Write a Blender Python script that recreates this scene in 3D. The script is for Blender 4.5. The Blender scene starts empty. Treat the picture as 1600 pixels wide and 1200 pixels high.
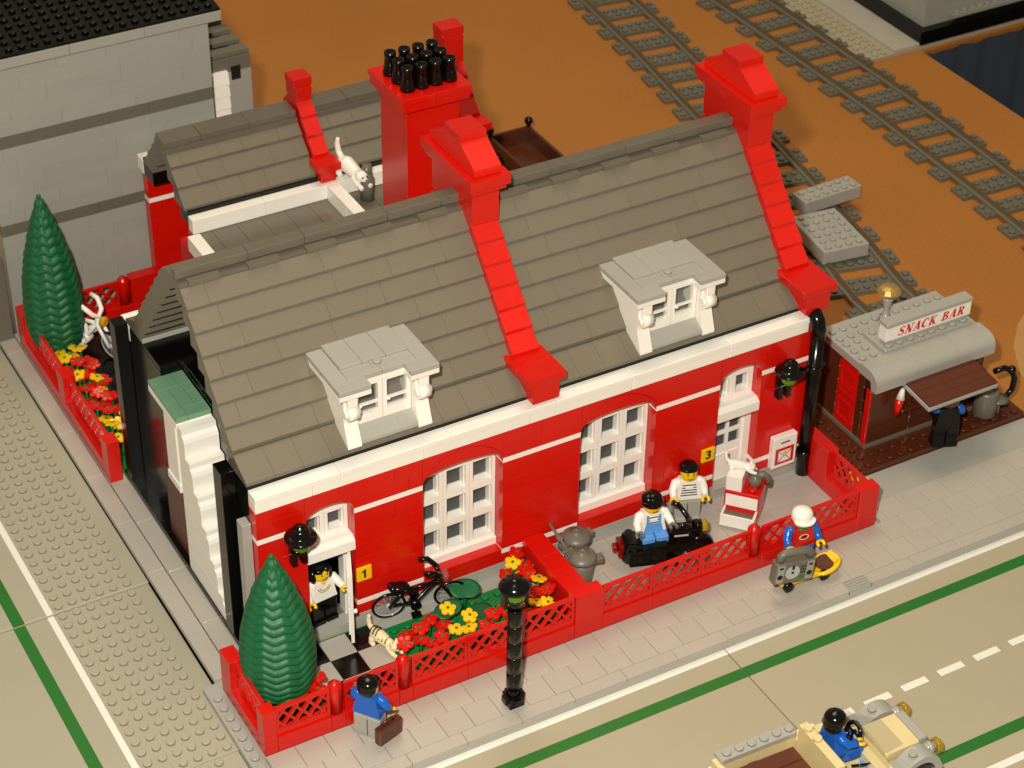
# Toy-brick street corner: red brick house, front gardens, snack bar and tracks on a display table.
# Authored in stud units (1 stud = S metres); x along the street, y away from it, z up (0 = pavement top).
import bpy, bmesh, math, random
from mathutils import Vector, Matrix
random.seed(7)
S = 0.1
scene = bpy.context.scene
col = scene.collection
PI = math.pi

# ------------------------------------------------------------------ camera
YAW, PITCH, ROLL = 0.521368, 0.632501, 0.016259
CAMP = Vector((-34.1069, -89.9471, 99.1808))
fw = Vector((math.sin(YAW)*math.cos(PITCH), math.cos(YAW)*math.cos(PITCH), -math.sin(PITCH)))
rt = fw.cross(Vector((0, 0, 1))).normalized(); up = rt.cross(fw)
cr = rt*math.cos(ROLL) + up*math.sin(ROLL); cu = -rt*math.sin(ROLL) + up*math.cos(ROLL)
cam_d = bpy.data.cameras.new('camera'); cam = bpy.data.objects.new('camera', cam_d); col.objects.link(cam)
m = Matrix((cr, cu, -fw)).transposed().to_4x4(); m.translation = CAMP*S
cam.matrix_world = m
cam_d.sensor_width = 36.0; cam_d.lens = 3338.22/1600*36.0
cam_d.clip_start = 0.1; cam_d.clip_end = 200
cam_d.dof.use_dof = True; cam_d.dof.focus_distance = 133*S; cam_d.dof.aperture_fstop = 2.6
scene.camera = cam

# ------------------------------------------------------------------ light: room ambience, ceiling lamp, the camera's flash
w = bpy.data.worlds.new('World'); scene.world = w; w.use_nodes = True
bg = w.node_tree.nodes['Background']; bg.inputs[0].default_value = (1.0, 0.86, 0.66, 1); bg.inputs[1].default_value = 0.22
def area(name, loc, target, size, power, colr):
    l = bpy.data.lights.new(name, 'AREA'); l.shape = 'DISK'; l.size = size*S; l.energy = power; l.color = colr
    o = bpy.data.objects.new(name, l); col.objects.link(o); o.location = Vector(loc)*S
    o.rotation_euler = (Vector(target)-Vector(loc)).to_track_quat('-Z', 'Y').to_euler()
    return o
area('camera_flash', CAMP - cr*7 + cu*9, (26, 12, 4), 4.0, 2180, (1.0, 0.95, 0.84))
area('ceiling_lamp', (60, 110, 330), (40, 40, 0), 160, 4200, (1.0, 0.84, 0.58))
vs = scene.view_settings; vs.view_transform = 'Standard'; vs.look = 'None'; vs.exposure = 0; vs.gamma = 1; vs.use_curve_mapping = False
scene.render.engine = 'CYCLES'
scene.cycles.max_bounces = 8

# ------------------------------------------------------------------ materials
def lin(h):
    c = [int(h[i:i+2], 16)/255 for i in (0, 2, 4)]
    return [x/12.92 if x <= .04045 else ((x+.055)/1.055)**2.4 for x in c]
MAT = {}
def plastic(name, hexc, rough=.22, trans=0.0, metal=0.0, var=.025, bump=0, spec=.5):
    m = bpy.data.materials.new(name); m.use_nodes = True; nt = m.node_tree; N = nt.nodes; L = nt.links
    b = N['Principled BSDF']; c = lin(hexc)
    tc = N.new('ShaderNodeTexCoord'); oi = N.new('ShaderNodeObjectInfo')
    n1 = N.new('ShaderNodeTexNoise'); n1.inputs['Scale'].default_value = 6; n1.inputs['Detail'].default_value = 6
    L.new(tc.outputs['Object'], n1.inputs['Vector'])
    # small shade differences from piece to piece and a faint mottling (handled plastic)
    ma = N.new('ShaderNodeMath'); ma.operation = 'MULTIPLY_ADD'; ma.inputs[1].default_value = var*2; ma.inputs[2].default_value = 1-var
    L.new(oi.outputs['Random'], ma.inputs[0])
    mb = N.new('ShaderNodeMath'); mb.operation = 'MULTIPLY_ADD'; mb.inputs[1].default_value = .05; mb.inputs[2].default_value = -.025
    L.new(n1.outputs['Fac'], mb.inputs[0])
    ad = N.new('ShaderNodeMath'); L.new(ma.outputs[0], ad.inputs[0]); L.new(mb.outputs[0], ad.inputs[1])
    mul = N.new('ShaderNodeVectorMath'); mul.operation = 'SCALE'; mul.inputs[0].default_value = c
    L.new(ad.outputs[0], mul.inputs['Scale']); L.new(mul.outputs[0], b.inputs['Base Color'])
    n2 = N.new('ShaderNodeTexNoise'); n2.inputs['Scale'].default_value = 25; n2.inputs['Detail'].default_value = 5
    L.new(tc.outputs['Object'], n2.inputs['Vector'])
    mr = N.new('ShaderNodeMapRange'); mr.inputs[3].default_value = rough*.75; mr.inputs[4].default_value = rough*1.3
    L.new(n2.outputs['Fac'], mr.inputs[0]); L.new(mr.outputs[0], b.inputs['Roughness'])
    if bump:
        bp = N.new('ShaderNodeBump'); bp.inputs['Strength'].default_value = bump*4; bp.inputs['Distance'].default_value = .004
        L.new(n1.outputs['Fac'], bp.inputs['Height']); L.new(bp.outputs[0], b.inputs['Normal'])
    b.inputs['Transmission Weight'].default_value = trans; b.inputs['Metallic'].default_value = metal
    b.inputs['Specular IOR Level'].default_value = spec
    if trans: b.inputs['IOR'].default_value = 1.45
    MAT[name] = m
    return m
for n, h, r in (('red', 'D01408', .22), ('white', 'F4F0E6', .24), ('black', '0B0A09', .16), ('dkgrey', '6B675A', .34), ('grey', 'A7A59C', .25),
                ('paver', 'B2ABA0', .30), ('roof', '756C5C', .5), ('roof_smooth', '6A6457', .22), ('red_slope', 'DC1C0A', .42), ('stone', 'A09F95', .30), ('tan', 'DFCB96', .25), ('green', '0E7A3C', .26), ('leaf', '0B5E34', .5),
                ('yellow', 'F2C40E', .22), ('blue', '1560C0', .22), ('sky_blue', '5F9FE0', .25), ('brown', '552815', .22),
                ('sandgreen', '6E9878', .26), ('clay', '6F6A5E', .38), ('cream', 'F3DDB0', .32), ('orange', 'E0531B', .3), ('ink', '141210', .5), ('gilt', 'A08A3A', .35),
                ('silver', 'B9B9B6', .25), ('walnut', '5A2712', .4)):
    plastic(n, h, r)
MAT['black'].node_tree.nodes['Principled BSDF'].inputs['Specular IOR Level'].default_value = .38
MAT['roof'].node_tree.nodes['Principled BSDF'].inputs['Specular IOR Level'].default_value = .35
plastic('clear', '9AA0A0', .05, var=0, bump=0); MAT['clear'].node_tree.nodes['Principled BSDF'].inputs['Alpha'].default_value = .14; plastic('trans_green', '9BE82A', .06, trans=.75, var=0, bump=0)
plastic('trans_red', 'B00C10', .08, trans=.6, var=0, bump=0); plastic('trans_yellow', 'E8C020', .06, trans=.7, var=0, bump=0)
plastic('chrome', 'F0C878', .3, metal=.85, var=0, bump=0)

def fibreboard():
    m = bpy.data.materials.new('fibreboard'); m.use_nodes = True; nt = m.node_tree; N = nt.nodes; L = nt.links; b = N['Principled BSDF']
    tc = N.new('ShaderNodeTexCoord')
    n = N.new('ShaderNodeTexNoise'); n.inputs['Scale'].default_value = 60; n.inputs['Detail'].default_value = 8; n.inputs['Roughness'].default_value = .75
    n2 = N.new('ShaderNodeTexNoise'); n2.inputs['Scale'].default_value = .6; n2.inputs['Detail'].default_value = 4
    L.new(tc.outputs['Object'], n.inputs['Vector']); L.new(tc.outputs['Object'], n2.inputs['Vector'])
    r = N.new('ShaderNodeValToRGB'); e = r.color_ramp.elements
    e[0].position = .3; e[0].color = (*lin('985C1A'), 1); e[1].position = .72; e[1].color = (*lin('C48032'), 1)
    L.new(n.outputs['Fac'], r.inputs[0])
    mx = N.new('ShaderNodeMix'); mx.data_type = 'RGBA'; mx.blend_type = 'MULTIPLY'; mx.inputs['Factor'].default_value = .5
    r2 = N.new('ShaderNodeValToRGB'); r2.color_ramp.elements[0].color = (.62, .6, .58, 1); r2.color_ramp.elements[1].color = (1.15, 1.12, 1.1, 1)
    L.new(n2.outputs['Fac'], r2.inputs[0]); L.new(r.outputs[0], mx.inputs[6]); L.new(r2.outputs[0], mx.inputs[7])
    L.new(mx.outputs[2], b.inputs['Base Color']); b.inputs['Roughness'].default_value = .6
    bp = N.new('ShaderNodeBump'); bp.inputs['Strength'].default_value = .15; bp.inputs['Distance'].default_value = .01
    L.new(n.outputs['Fac'], bp.inputs['Height']); L.new(bp.outputs[0], b.inputs['Normal'])
    MAT['fibreboard'] = m
fibreboard()
plastic('roadtan', 'AAA189', .38, var=.02); plastic('plategrey', 'A6A18E', .38, var=.02); plastic('linewhite', 'E9E6DC', .4, var=0); plastic('linegreen', '1F6B22', .4, var=0)
plastic('curtain', '343C48', .9, var=0, bump=0); plastic('floor', '15120F', .7); plastic('sheet', 'B78A4E', .55, var=0)

# ------------------------------------------------------------------ mesh helpers
class B:
    def __init__(s): s.v = []; s.f = []; s.s = []
    def add(s, vs, fs, sm=False):
        o = len(s.v); s.v += [tuple(v) for v in vs]; s.f += [tuple(i+o for i in f) for f in fs]; s.s += [sm]*len(fs); return s
    def box(s, x0, x1, y0, y1, z0, z1, c=0.0):
        if not c:
            return s.add([(x, y, z) for z in (z0, z1) for y in (y0, y1) for x in (x0, x1)],
                         [(0, 2, 3, 1), (4, 5, 7, 6), (0, 1, 5, 4), (2, 6, 7, 3), (0, 4, 6, 2), (1, 3, 7, 5)])
        a = [(x0+c, y0+c, z0), (x1-c, y0+c, z0), (x1-c, y1-c, z0), (x0+c, y1-c, z0)]
        lo = [(x0, y0, z0), (x1, y0, z0), (x1, y1, z0), (x0, y1, z0)]
        q = [(x0, y0+c), (x0+c, y0), (x1-c, y0), (x1, y0+c), (x1, y1-c), (x1-c, y1), (x0+c, y1), (x0, y1-c)]
        vs = [(x, y, z0) for x, y in q] + [(x, y, z1-c) for x, y in q] + [(x0+c, y0+c, z1), (x1-c, y0+c, z1), (x1-c, y1-c, z1), (x0+c, y1-c, z1)]
        fs = [tuple(range(7, -1, -1))] + [(i, (i+1) % 8, 8+(i+1) % 8, 8+i) for i in range(8)] + [(16, 17, 18, 19)]
        fs += [(8, 9, 16), (9, 10, 17, 16), (10, 11, 17), (11, 12, 18, 17), (12, 13, 18), (13, 14, 19, 18), (14, 15, 19), (15, 8, 16, 19)]
        return s.add(vs, fs)
    def prism(s, pts, ax, a, b):
        f = {'x': lambda p, t: (t, p[0], p[1]), 'y': lambda p, t: (p[0], t, p[1]), 'z': lambda p, t: (p[0], p[1], t)}[ax]
        n = len(pts)
        return s.add([f(p, a) for p in pts]+[f(p, b) for p in pts],
                     [tuple(range(n)), tuple(range(2*n-1, n-1, -1))]+[(i, (i+1) % n, n+(i+1) % n, n+i) for i in range(n)])
    def lathe(s, prof, c=(0, 0, 0), n=16, ax='z', sm=True):
        vs = []; fs = []
        for r, z in prof:
            for i in range(n):
                t = 2*PI*i/n; p = (r*math.cos(t), r*math.sin(t), z)
                if ax == 'x': p = (p[2], p[0], p[1])
                if ax == 'y': p = (p[0], p[2], p[1])
                vs.append((c[0]+p[0], c[1]+p[1], c[2]+p[2]))
        k = len(prof)
        for j in range(k-1):
            fs += [(j*n+i, j*n+(i+1) % n, (j+1)*n+(i+1) % n, (j+1)*n+i) for i in range(n)]
        s.add(vs, fs, sm)
        o = len(s.v)-len(vs)
        for j in (0, k-1):
            if prof[j][0] > 1e-4: s.f.append(tuple(o+j*n+i for i in range(n))); s.s.append(False)
        return s
    def cyl(s, c, r, h, n=16, ax='z', r2=None): return s.lathe([(r, 0), (r if r2 is None else r2, h)], c, n, ax)
    def stud(s, x, y, z, n=12): return s.lathe([(.3, 0), (.3, .17), (.27, .2)], (x, y, z), n)
    def ball(s, c, r, n=14, k=8):
        r = (r, r, r) if isinstance(r, (int, float)) else r
        vs = []; fs = []
        for j in range(k+1):
            p = PI*j/k
            for i in range(n):
                t = 2*PI*i/n; vs.append((c[0]+r[0]*math.sin(p)*math.cos(t), c[1]+r[1]*math.sin(p)*math.sin(t), c[2]-r[2]*math.cos(p)))
        for j in range(k): fs += [(j*n+i, j*n+(i+1) % n, (j+1)*n+(i+1) % n, (j+1)*n+i) for i in range(n)]
        return s.add(vs, fs, True)
    def tube(s, pts, r, n=10, closed=False):
        pts = [Vector(p) for p in pts]; k = len(pts); rs = r if isinstance(r, (list, tuple)) else [r]*k
        vs = []; ref = None
        for i, p in enumerate(pts):
            if closed: d = pts[(i+1) % k]-pts[i-1]
            else: d = pts[min(i+1, k-1)]-pts[max(i-1, 0)]
            d.normalize()
            if ref is None: ref = Vector((0, 0, 1)) if abs(d.z) < .9 else Vector((1, 0, 0))
            u = (ref - d*ref.dot(d)).normalized(); v = d.cross(u); ref = u
            vs += [p+(u*math.cos(2*PI*a/n)+v*math.sin(2*PI*a/n))*rs[i] for a in range(n)]
        fs = []
        for j in range(k if closed else k-1):
            a = j*n; b = ((j+1) % k)*n
            fs += [(a+i, a+(i+1) % n, b+(i+1) % n, b+i) for i in range(n)]
        s.add(vs, fs, True)
        if not closed:
            o = len(s.v)-len(vs); s.f += [tuple(o+i for i in range(n)), tuple(o+(k-1)*n+i for i in range(n))]; s.s += [False, False]
        return s
    def ring(s, c, R, r, ax='z', n=28, k=8):
        pts = []
        for i in range(n):
            t = 2*PI*i/n; a, b = R*math.cos(t), R*math.sin(t)
            p = {'z': (a, b, 0), 'x': (0, a, b), 'y': (a, 0, b)}[ax]; pts.append((c[0]+p[0], c[1]+p[1], c[2]+p[2]))
        return s.tube(pts, r, k, True)
    def xf(s, M): s.v = [tuple(M @ Vector(v)) for v in s.v]; return s
    def mesh(s, name, mat):
        me = bpy.data.meshes.new(name); me.from_pydata([(a*S, b*S, c*S) for a, b, c in s.v], [], s.f)
        me.polygons.foreach_set('use_smooth', s.s)
        bm = bmesh.new(); bm.from_mesh(me); bmesh.ops.recalc_face_normals(bm, faces=bm.faces)
        bm.to_mesh(me); bm.free()
        me.materials.append(MAT[mat]); me.update(); return me
ORG = {}
def link(name, data, parent=None, loc=(0, 0, 0), rot=(0, 0, 0), world=False):
    """world=True: loc is in the scene's frame, parents unrotated"""
    o = bpy.data.objects.new(name, data); col.objects.link(o)
    W = Vector(loc)
    if parent is not None:
        o.parent = parent
        if world: loc = W-ORG[parent.name]
        else: W = ORG[parent.name]+W
    ORG[o.name] = W
    o.location = Vector(loc)*S; o.rotation_euler = rot
    return o
def part(name, b, mat, parent, loc=(0, 0, 0), rot=(0, 0, 0), label=None):
    """b in the parent's own frame"""
    o = link(name, b.mesh(name, mat), parent, loc, rot)
    if label: o['label'] = label
    return o
def wpart(name, b, mat, parent, label=None):
    """b in scene coordinates under an unrotated parent; the part's origin is put at its middle"""
    v = b.v; c = Vector([(min(p[i] for p in v)+max(p[i] for p in v))/2 for i in range(3)])
    b.v = [tuple(Vector(p)-c) for p in v]
    o = link(name, b.mesh(name, mat), parent, c, world=True)
    if label: o['label'] = label
    return o
def tag(o, label, cat=None, group=None, kind=None):
    o['label'] = label
    if cat: o['category'] = cat
    if group: o['group'] = group
    if kind: o['kind'] = kind
    return o
def thing(name, label, cat, loc=(0, 0, 0), rz=0, group=None, rot=None):
    o = link(name, None, None, loc, rot or (0, 0, rz)); o.empty_display_size = .05
    return tag(o, label, cat, group)
def struct(name, b, mat, label):
    o = wpart(name, b, mat, None) if 0 else link(name, b.mesh(name, mat)); return tag(o, label, None, None, 'structure')
CACHE = {}
def piece(name, mat, parent, x0, x1, y0, y1, z0, z1, c=.025, g=.012):
    """one brick, tile or plate with its own softened edges; alike sizes share a mesh"""
    k = (name, mat, round(x1-x0, 3), round(y1-y0, 3), round(z1-z0, 3))
    if k not in CACHE:
        a, b_, h = (x1-x0)/2-g, (y1-y0)/2-g*0, (z1-z0)/2-g*.5
        CACHE[k] = B().box(-a, a, -b_, b_, -h, h, c).mesh(name, mat)
    return link(name, CACHE[k], parent, ((x0+x1)/2, (y0+y1)/2, (z0+z1)/2), world=True)
def studs(name, mat, parent, pts, n=12):
    b = B()
    for x, y, z in pts: b.stud(x, y, z, n)
    o = wpart(name, b, mat, parent); o['kind'] = 'stuff'; return o
def rows(x0, x1, sizes, off=0):
    """cut points for a course of pieces"""
    xs = [x0]; x = x0
    if off: x += off; xs.append(x)
    while x < x1-1e-6:
        x = min(x+random.choice(sizes), x1)
        if x1-x < .9: x = x1
        xs.append(x)
    return list(zip(xs[:-1], xs[1:]))
# ------------------------------------------------------------------ the setting: table, floor, road plates, pavement
TZ = -1.0
struct('table_top', B().prism([(-160, -140), (98.4, -140), (98.4, 58.4), (190, 58.4), (190, 190), (-160, 190)], 'z', TZ-1.2, TZ), 'fibreboard', 'brown fibreboard display table top')
struct('floor', B().box(-300, 400, -300, 400, -92, -90), 'floor', 'dark floor far below the table')
cb = B(); n = 120; vs = []; fs = []
for i in range(n+1):
    x = 98.5+i*(190-98.5)/n; y = 58.1-.35*abs(math.sin(i*.55))-.15*math.sin(i*1.7)
    vs += [(x, y, -1.1), (x+.05, y-.2, -90)]
for i in range(n): fs.append((2*i, 2*i+2, 2*i+3, 2*i+1))
cb.add(vs, fs, True)
tag(link('table_curtain', cb.mesh('table_curtain', 'curtain')), 'dark navy curtain hanging below the table edge', 'curtain')
cb2 = B(); vs = []; fs = []
for i in range(n+1):
    y = -140+i*(58-(-140))/n; x = 98.1-.3*abs(math.sin(i*.6)); vs += [(x, y, -2.25), (x, y, -90)]
for i in range(n): fs.append((2*i, 2*i+2, 2*i+3, 2*i+1))
cb2.add(vs, fs, True)
tag(link('table_curtain', cb2.mesh('table_curtain', 'curtain')), 'dark curtain hanging from the long bare table edge beside the tracks', 'curtain')
# rounded pale sheet lying on the board beside the snack bar
sb = B(); pts = [(106-18+30*math.cos(t), -2+30*math.sin(t)) for t in [PI*i/40 for i in range(20, 71)]]
tag(link('sheet', B().prism([(97.9, 20.5), (97.9, -30), (70, -30), (68.6, 2), (69.3, 7), (70.6, 10.5), (72.5, 13.6), (75, 16), (78, 17.9), (82, 19.3), (88, 20.3)], 'z', TZ+.003, TZ+.05).mesh('sheet', 'sheet')),
    'pale tan sheet with a rounded corner lying on the board beside the snack bar', 'sheet')

RZ = -.8
ROAD = []
def road_plate(label, x0, x1, y0, y1, z, mat='roadtan'):
    o = tag(link('road', B().box(x0, x1, y0, y1, z-.2, z, .05).mesh('road', mat), None), label, None, None, 'structure'); ROAD.append(o); return o
def mark(parent, mat, x0, x1, y0, y1, z): wpart('road_marking', B().box(x0, x1, y0, y1, z-.05, z+.006), mat, parent)
ra = road_plate('tan road plate in front of the red house', -.35, 31.58, -53, -4.8, RZ)
rb = road_plate('tan road plate in front of the snack bar', 31.66, 79.6, -53, -4.8, RZ)
for p, a, b in ((ra, -.35, 31.58), (rb, 31.66, 79.6)):
    mark(p, 'linewhite', a, b, -5.55, -5.02, RZ); mark(p, 'linegreen', a, b, -8.0, -7.1, RZ)
    mark(p, 'linewhite', a, b, -22.7, -22.15, RZ); mark(p, 'linegreen', a, b, -20.6, -19.7, RZ)
x = 24.6
while x < 79:
    mark(rb if x > 31.6 else ra, 'linewhite', x, min(x+2.05, 79.5), -14.15, -13.6, RZ); x += 3.06
def left_plate(label, y0, y1, z, xe):
    o = road_plate(label, -48, xe, y0, y1, z, 'plategrey')
    mark(o, 'linewhite', -7.55, -7.1, y0, y1, z); mark(o, 'linegreen', -9.95, -9.12, y0, y1, z)
    ny = int(y1-y0)
    studs('stud_field', 'plategrey', o, [(-6.55+i, y0+.5+j*(y1-y0)/ny, z) for i in range(int(xe+6.9)) for j in range(ny)], 12)
    return o
left_plate('side road plate with studs lying on top of its neighbour', 19.75, 67.7, -.58, -.12)
left_plate('side road plate with studs along the red garden wall', 2.15, 19.9, -.8, -.12)
left_plate('side road plate with studs at the street corner', -30, 2.1, -.8, -1.02)
struct('ground_plate', B().box(-.1, 48.6, -.0, 52.6, -.98, -.42), 'grey', 'grey base plate under the red house')

# pavement: base with its kerb face, then every paving tile a piece of its own
pv = struct('pavement', B().prism([(-1, -5), (79.5, -5), (79.5, 2.05), (48.6, 2.05), (48.6, -.0), (0, 0), (-1, -.0)], 'z', -.97, -.4), 'grey', 'pavement of grey tiles with a kerb')
def tile(x0, x1, y0, y1, mat='paver', z=0, par=None): return piece('paving_tile', mat, par or pv, x0, x1, y0, y1, z-.4, z, .03, .014)
for r, (y0, y1, x0, xs) in enumerate(((-2, 0, 0, 0), (-4, -2, -1, 1), (0, 2, 48.6, .65))):
    x = x0 if r < 2 else 48.6
    first = True
    while x < 79.4:
        e = x+2
        if r == 2 and first: e = 49.25
        tile(x, min(e, 79.5), y0+.014, y1-.0); x = e; first = False
x = -.1
while x < 79.4:
    if not 41.6 < x+2 < 45.6: tile(x, min(x+4, 79.5), -5, -4.014)
    else: tile(x, x+2.2, -5, -4.014); 
    x += 4
# gutter grate
gr = thing('drain_grate', 'small grey slotted drain grate set in the kerb', 'drain grate', (43, -4.5, 0))
part('grate_frame', B().box(-1, 1, -.5, .5, -.39, -.1).box(-1, 1, -.5, -.42, -.1, .0).box(-1, 1, .42, .5, -.1, 0).box(-1, -.9, -.42, .42, -.1, 0).box(.9, 1, -.42, .42, -.1, 0), 'grey', gr)
for i in range(3): part('bar', B().box(-.9, .9, -.31+i*.24, -.18+i*.24, -.1, -.01), 'grey', gr)
# smooth light grey lane beside the snack bar and grey stud strip by the garden corner
struct('path', B().box(48.7, 66.2, 2.06, 4.95, -.97, -.12, .04), 'grey', 'smooth light grey lane in front of the snack bar')
sp = tag(link('edge_plate', B().box(-1, -.02, -5, 7.95, -.97, -.36).mesh('edge_plate', 'grey')), 'narrow light grey studded plate along the corner garden wall', 'plate')
studs('stud_row', 'grey', sp, [(-.5, -4.5+i, -.36) for i in range(12)])
# two kerb strips of long tiles along the house's open side
ks = struct('kerb', B().box(-.1, 2.55, 8, 52.4, -.97, -.4), 'grey', 'grey tiled strip along the open side of the red house')
for k, (xa, xb) in enumerate(((-.1, 1.18), (1.22, 2.55))):
    y = 8-.6*k
    while y < 52:
        e = min(y+6, 52.4)
        piece('paving_tile', 'paver', ks, xa, xb, max(y, 8)+.02, e, -.4, -.05+.05*k, .03, .012); y = e
# the front yard's floor: grey tiles; the garden: green studded plate, checkered path
yd = struct('yard_floor', B().box(25, 47, 1, 8, -.42, -.3), 'grey', 'grey tiled floor of the front yard')
for r in range(4):
    y0 = 1.0+r*2; x = 25-(r % 2)
    while x < 47:
        a, b = max(x, 25), min(x+2, 47)
        if b-a > .1: piece('paving_tile', 'paver', yd, a, b, y0+.014, min(y0+2, 8), -.3, .0, .03, .014)
        x += 2
gd = struct('garden_ground', B().box(.9, 22.9, 1, 8, -.42, -.02), 'green', 'green studded ground plate of the front garden')
gp = []
for i in range(22):
    for j in range(6):
        X, Y = 1.4+i, 1.5+j
        if not (5.3 < X < 11.3): gp.append((X, Y, -.02))
studs('stud_field', 'green', gd, gp)
piece('edging_tile', 'grey', gd, 11.3, 22.9, 7.0, 8, -.02, .10); piece('edging_tile', 'grey', gd, .9, 5.3, 7.0, 8, -.02, .10)
for i in range(4):
    for j in range(4):
        x0 = max(5.33, 3.33+2*i); x1 = min(5.33+2*i, 11.33); y0 = max(1, 7.8-2*(j+1)); y1 = 7.8-2*j
        if x1-x0 > .1: piece('path_tile', 'black' if (i+j) % 2 else 'paver', gd, x0, x1, y0+.012, y1, -.02, .30-.2, .03)
bk = struct('back_yard_floor', B().box(4.6, 23.5, 31, 51.3, -.42, .12), 'black', 'black floor of the back yard behind the house')
struct('back_bed', B().box(2.5, 4.6, 30.6, 51.3, -.42, .1), 'green', 'green planting strip of the back yard')
# ------------------------------------------------------------------ the red house
H = thing('brick_house', 'large red toy-brick house with dark grey tiled roofs and white trim', 'house', (26, 30, 0))
FX0, FX1 = 3.6, 48.0
def wall_part(name, mat, x0, x1, y0, y1, z0, z1, **k): return piece(name, mat, H, x0, x1, y0, y1, z0, z1, **k)
OPEN = [(7.0, 10.45, .8, 12.6), (15.5, 21.55, 2.4, 12.6), (27.65, 33.75, 2.4, 12.6), (39.1, 42.65, .8, 12.6)]
def spans(x0, x1, z0, z1):
    out = [(x0, x1)]
    for a, b, c, d in OPEN:
        if z1 <= c+.01 or z0 >= d-.01: continue
        nx = []
        for s, e in out:
            if b <= s or a >= e: nx.append((s, e)); continue
            if a > s: nx.append((s, a))
            if b < e: nx.append((b, e))
        out = nx
    return out
COURSES = [(0, .8, 'stone'), (.8, 1.2, 'grey'), (1.2, 2.0, 'red'), (2.0, 2.4, 'white')]+[(2.4+1.2*i, 3.6+1.2*i, 'red') for i in range(6)]+[(9.6, 10.0, 'red'), (10.0, 10.4, 'white'), (10.4, 11.6, 'red'), (11.6, 12.6, 'red')]
for ci, (z0, z1, mt) in enumerate(COURSES):
    for s, e in spans(FX0, FX1, z0, z1):
        if mt == 'white' and z0 < 3:      # the low belt stops at the windows
            for a, b in ((s, e),):
                sub = [(a, 15.5), (15.5, 21.55), (21.55, 27.65), (27.65, 33.75), (33.75, b)] if a < 15 and b > 34 else [(a, b)]
                for p, q in sub:
                    inwin = any(abs(p-w) < .01 for w in (15.5, 27.65))
                    for u, v in rows(p, q, (8, 6)): wall_part('wall_brick' if inwin else 'belt_plate', 'red' if inwin else 'white', u, v, 8.0, 9.0, z0, z1)
            continue
        for u, v in rows(s, e, (4, 4, 6, 3, 8) if mt == 'red' else (8, 6), off=random.choice((0, 1, 2, 3)) if e-s > 5 else 0):
            yy = 8.0 if mt != 'stone' and mt != 'grey' else 7.97
            wall_part({'white': 'belt_plate', 'red': 'wall_brick'}.get(mt, 'plinth_brick'), 'grey' if mt == 'stone' else mt, u, v, yy, 9.0, z0, z1, c=.015, g=.006)
def arc(x0, x1, zs, zc, n=20):
    """points of a flat arch from (x0,zs) over (mid,zc) to (x1,zs)"""
    w_ = (x1-x0)/2; h = zc-zs; xc = (x0+x1)/2
    return [(xc-w_*math.cos(PI*i/n), zs+h*math.sin(PI*i/n)**.5) for i in range(n+1)]
def arch(x0, x1, zs, zc, groove):
    inn = arc(x0, x1, zs, zc)
    if groove:
        w2 = (x1-x0)/2; h2 = 1.62; R2 = (w2*w2+h2*h2)/(2*h2); a2 = math.asin(w2/R2); out = [((x0+x1)/2+R2*math.sin(-a2+2*a2*i/24), 12.34-R2+R2*math.cos(-a2+2*a2*i/24)) for i in range(25)]; out[0] = (x0+.006, out[0][1]); out[-1] = (x1-.006, out[-1][1])
        wpart('arch', B().prism(inn+out[::-1], 'y', 8.0, 9.0), 'red', H)
        o2 = [(x, z+.05) for x, z in out]
        wpart('spandrel', B().prism([(x0+.006, 12.594), (x1-.006, 12.594)]+[(x1-.006, o2[-1][1])]+o2[::-1][1:-1]+[(x0+.006, o2[0][1])], 'y', 8.0, 9.0), 'red', H)
        wpart('spandrel_backing', B().box(x0+.02, x1-.02, 8.4, 8.95, 11.42, 12.5), 'red', H)
    else:
        wpart('arch', B().prism([(x0+.006, 12.594), (x1-.006, 12.594), (x1-.006, inn[-1][1])]+inn[::-1][1:-1]+[(x0+.006, inn[0][1])], 'y', 8.0, 9.0), 'red', H)
for a, b, c, d in (OPEN[1], OPEN[2]): arch(a, b, 10.15, 11.3, True)
for a, b, c, d in (OPEN[0], OPEN[3]): arch(a, b, 9.9, 11.4, False)

def window(x0, x1, z0, z1, nx, nz, y=9.02):
    """white casement grid with deep cells and clear panes"""
    wn = link('window', B().box(x0, x1, y+.02, y+.1, z1-.02, z1+.5).mesh('window', 'white'), H, (0, 0, 0), world=True)
    cw, ch = (x1-x0)/nx, (z1-z0)/nz; t = .27
    for i in range(nx):
        for j in range(nz):
            a, b, c, d = x0+i*cw+.012, x0+(i+1)*cw-.012, z0+j*ch+.012, z0+(j+1)*ch-.012
            f = B().box(a, b, y, y+.8, c, c+t).box(a, b, y, y+.8, d-t, d).box(a, a+t, y, y+.8, c+t, d-t).box(b-t, b, y, y+.8, c+t, d-t)
            f.box(b-t-.06, b-t, y+.25, y+.8, c+t, d-t)
            wpart('window_frame', f, 'white', wn)
            wpart('pane', B().box(a+t, b-t, y+.7, y+.74, c+t, d-t), 'clear', wn)
    return wn
for x0, x1 in ((15.5, 21.55), (27.65, 33.75)):
    wn = window(x0, x1, 3.05, 10.3, 3, 3)
    wpart('window_sill', B().box(x0+.01, x1-.01, 8.75, 9.9, 2.41, 3.04, .03), 'white', wn)
    wpart('window_head', B().box(x0, x1, 9.02, 9.7, 10.31, 11.6), 'white', wn)
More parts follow.
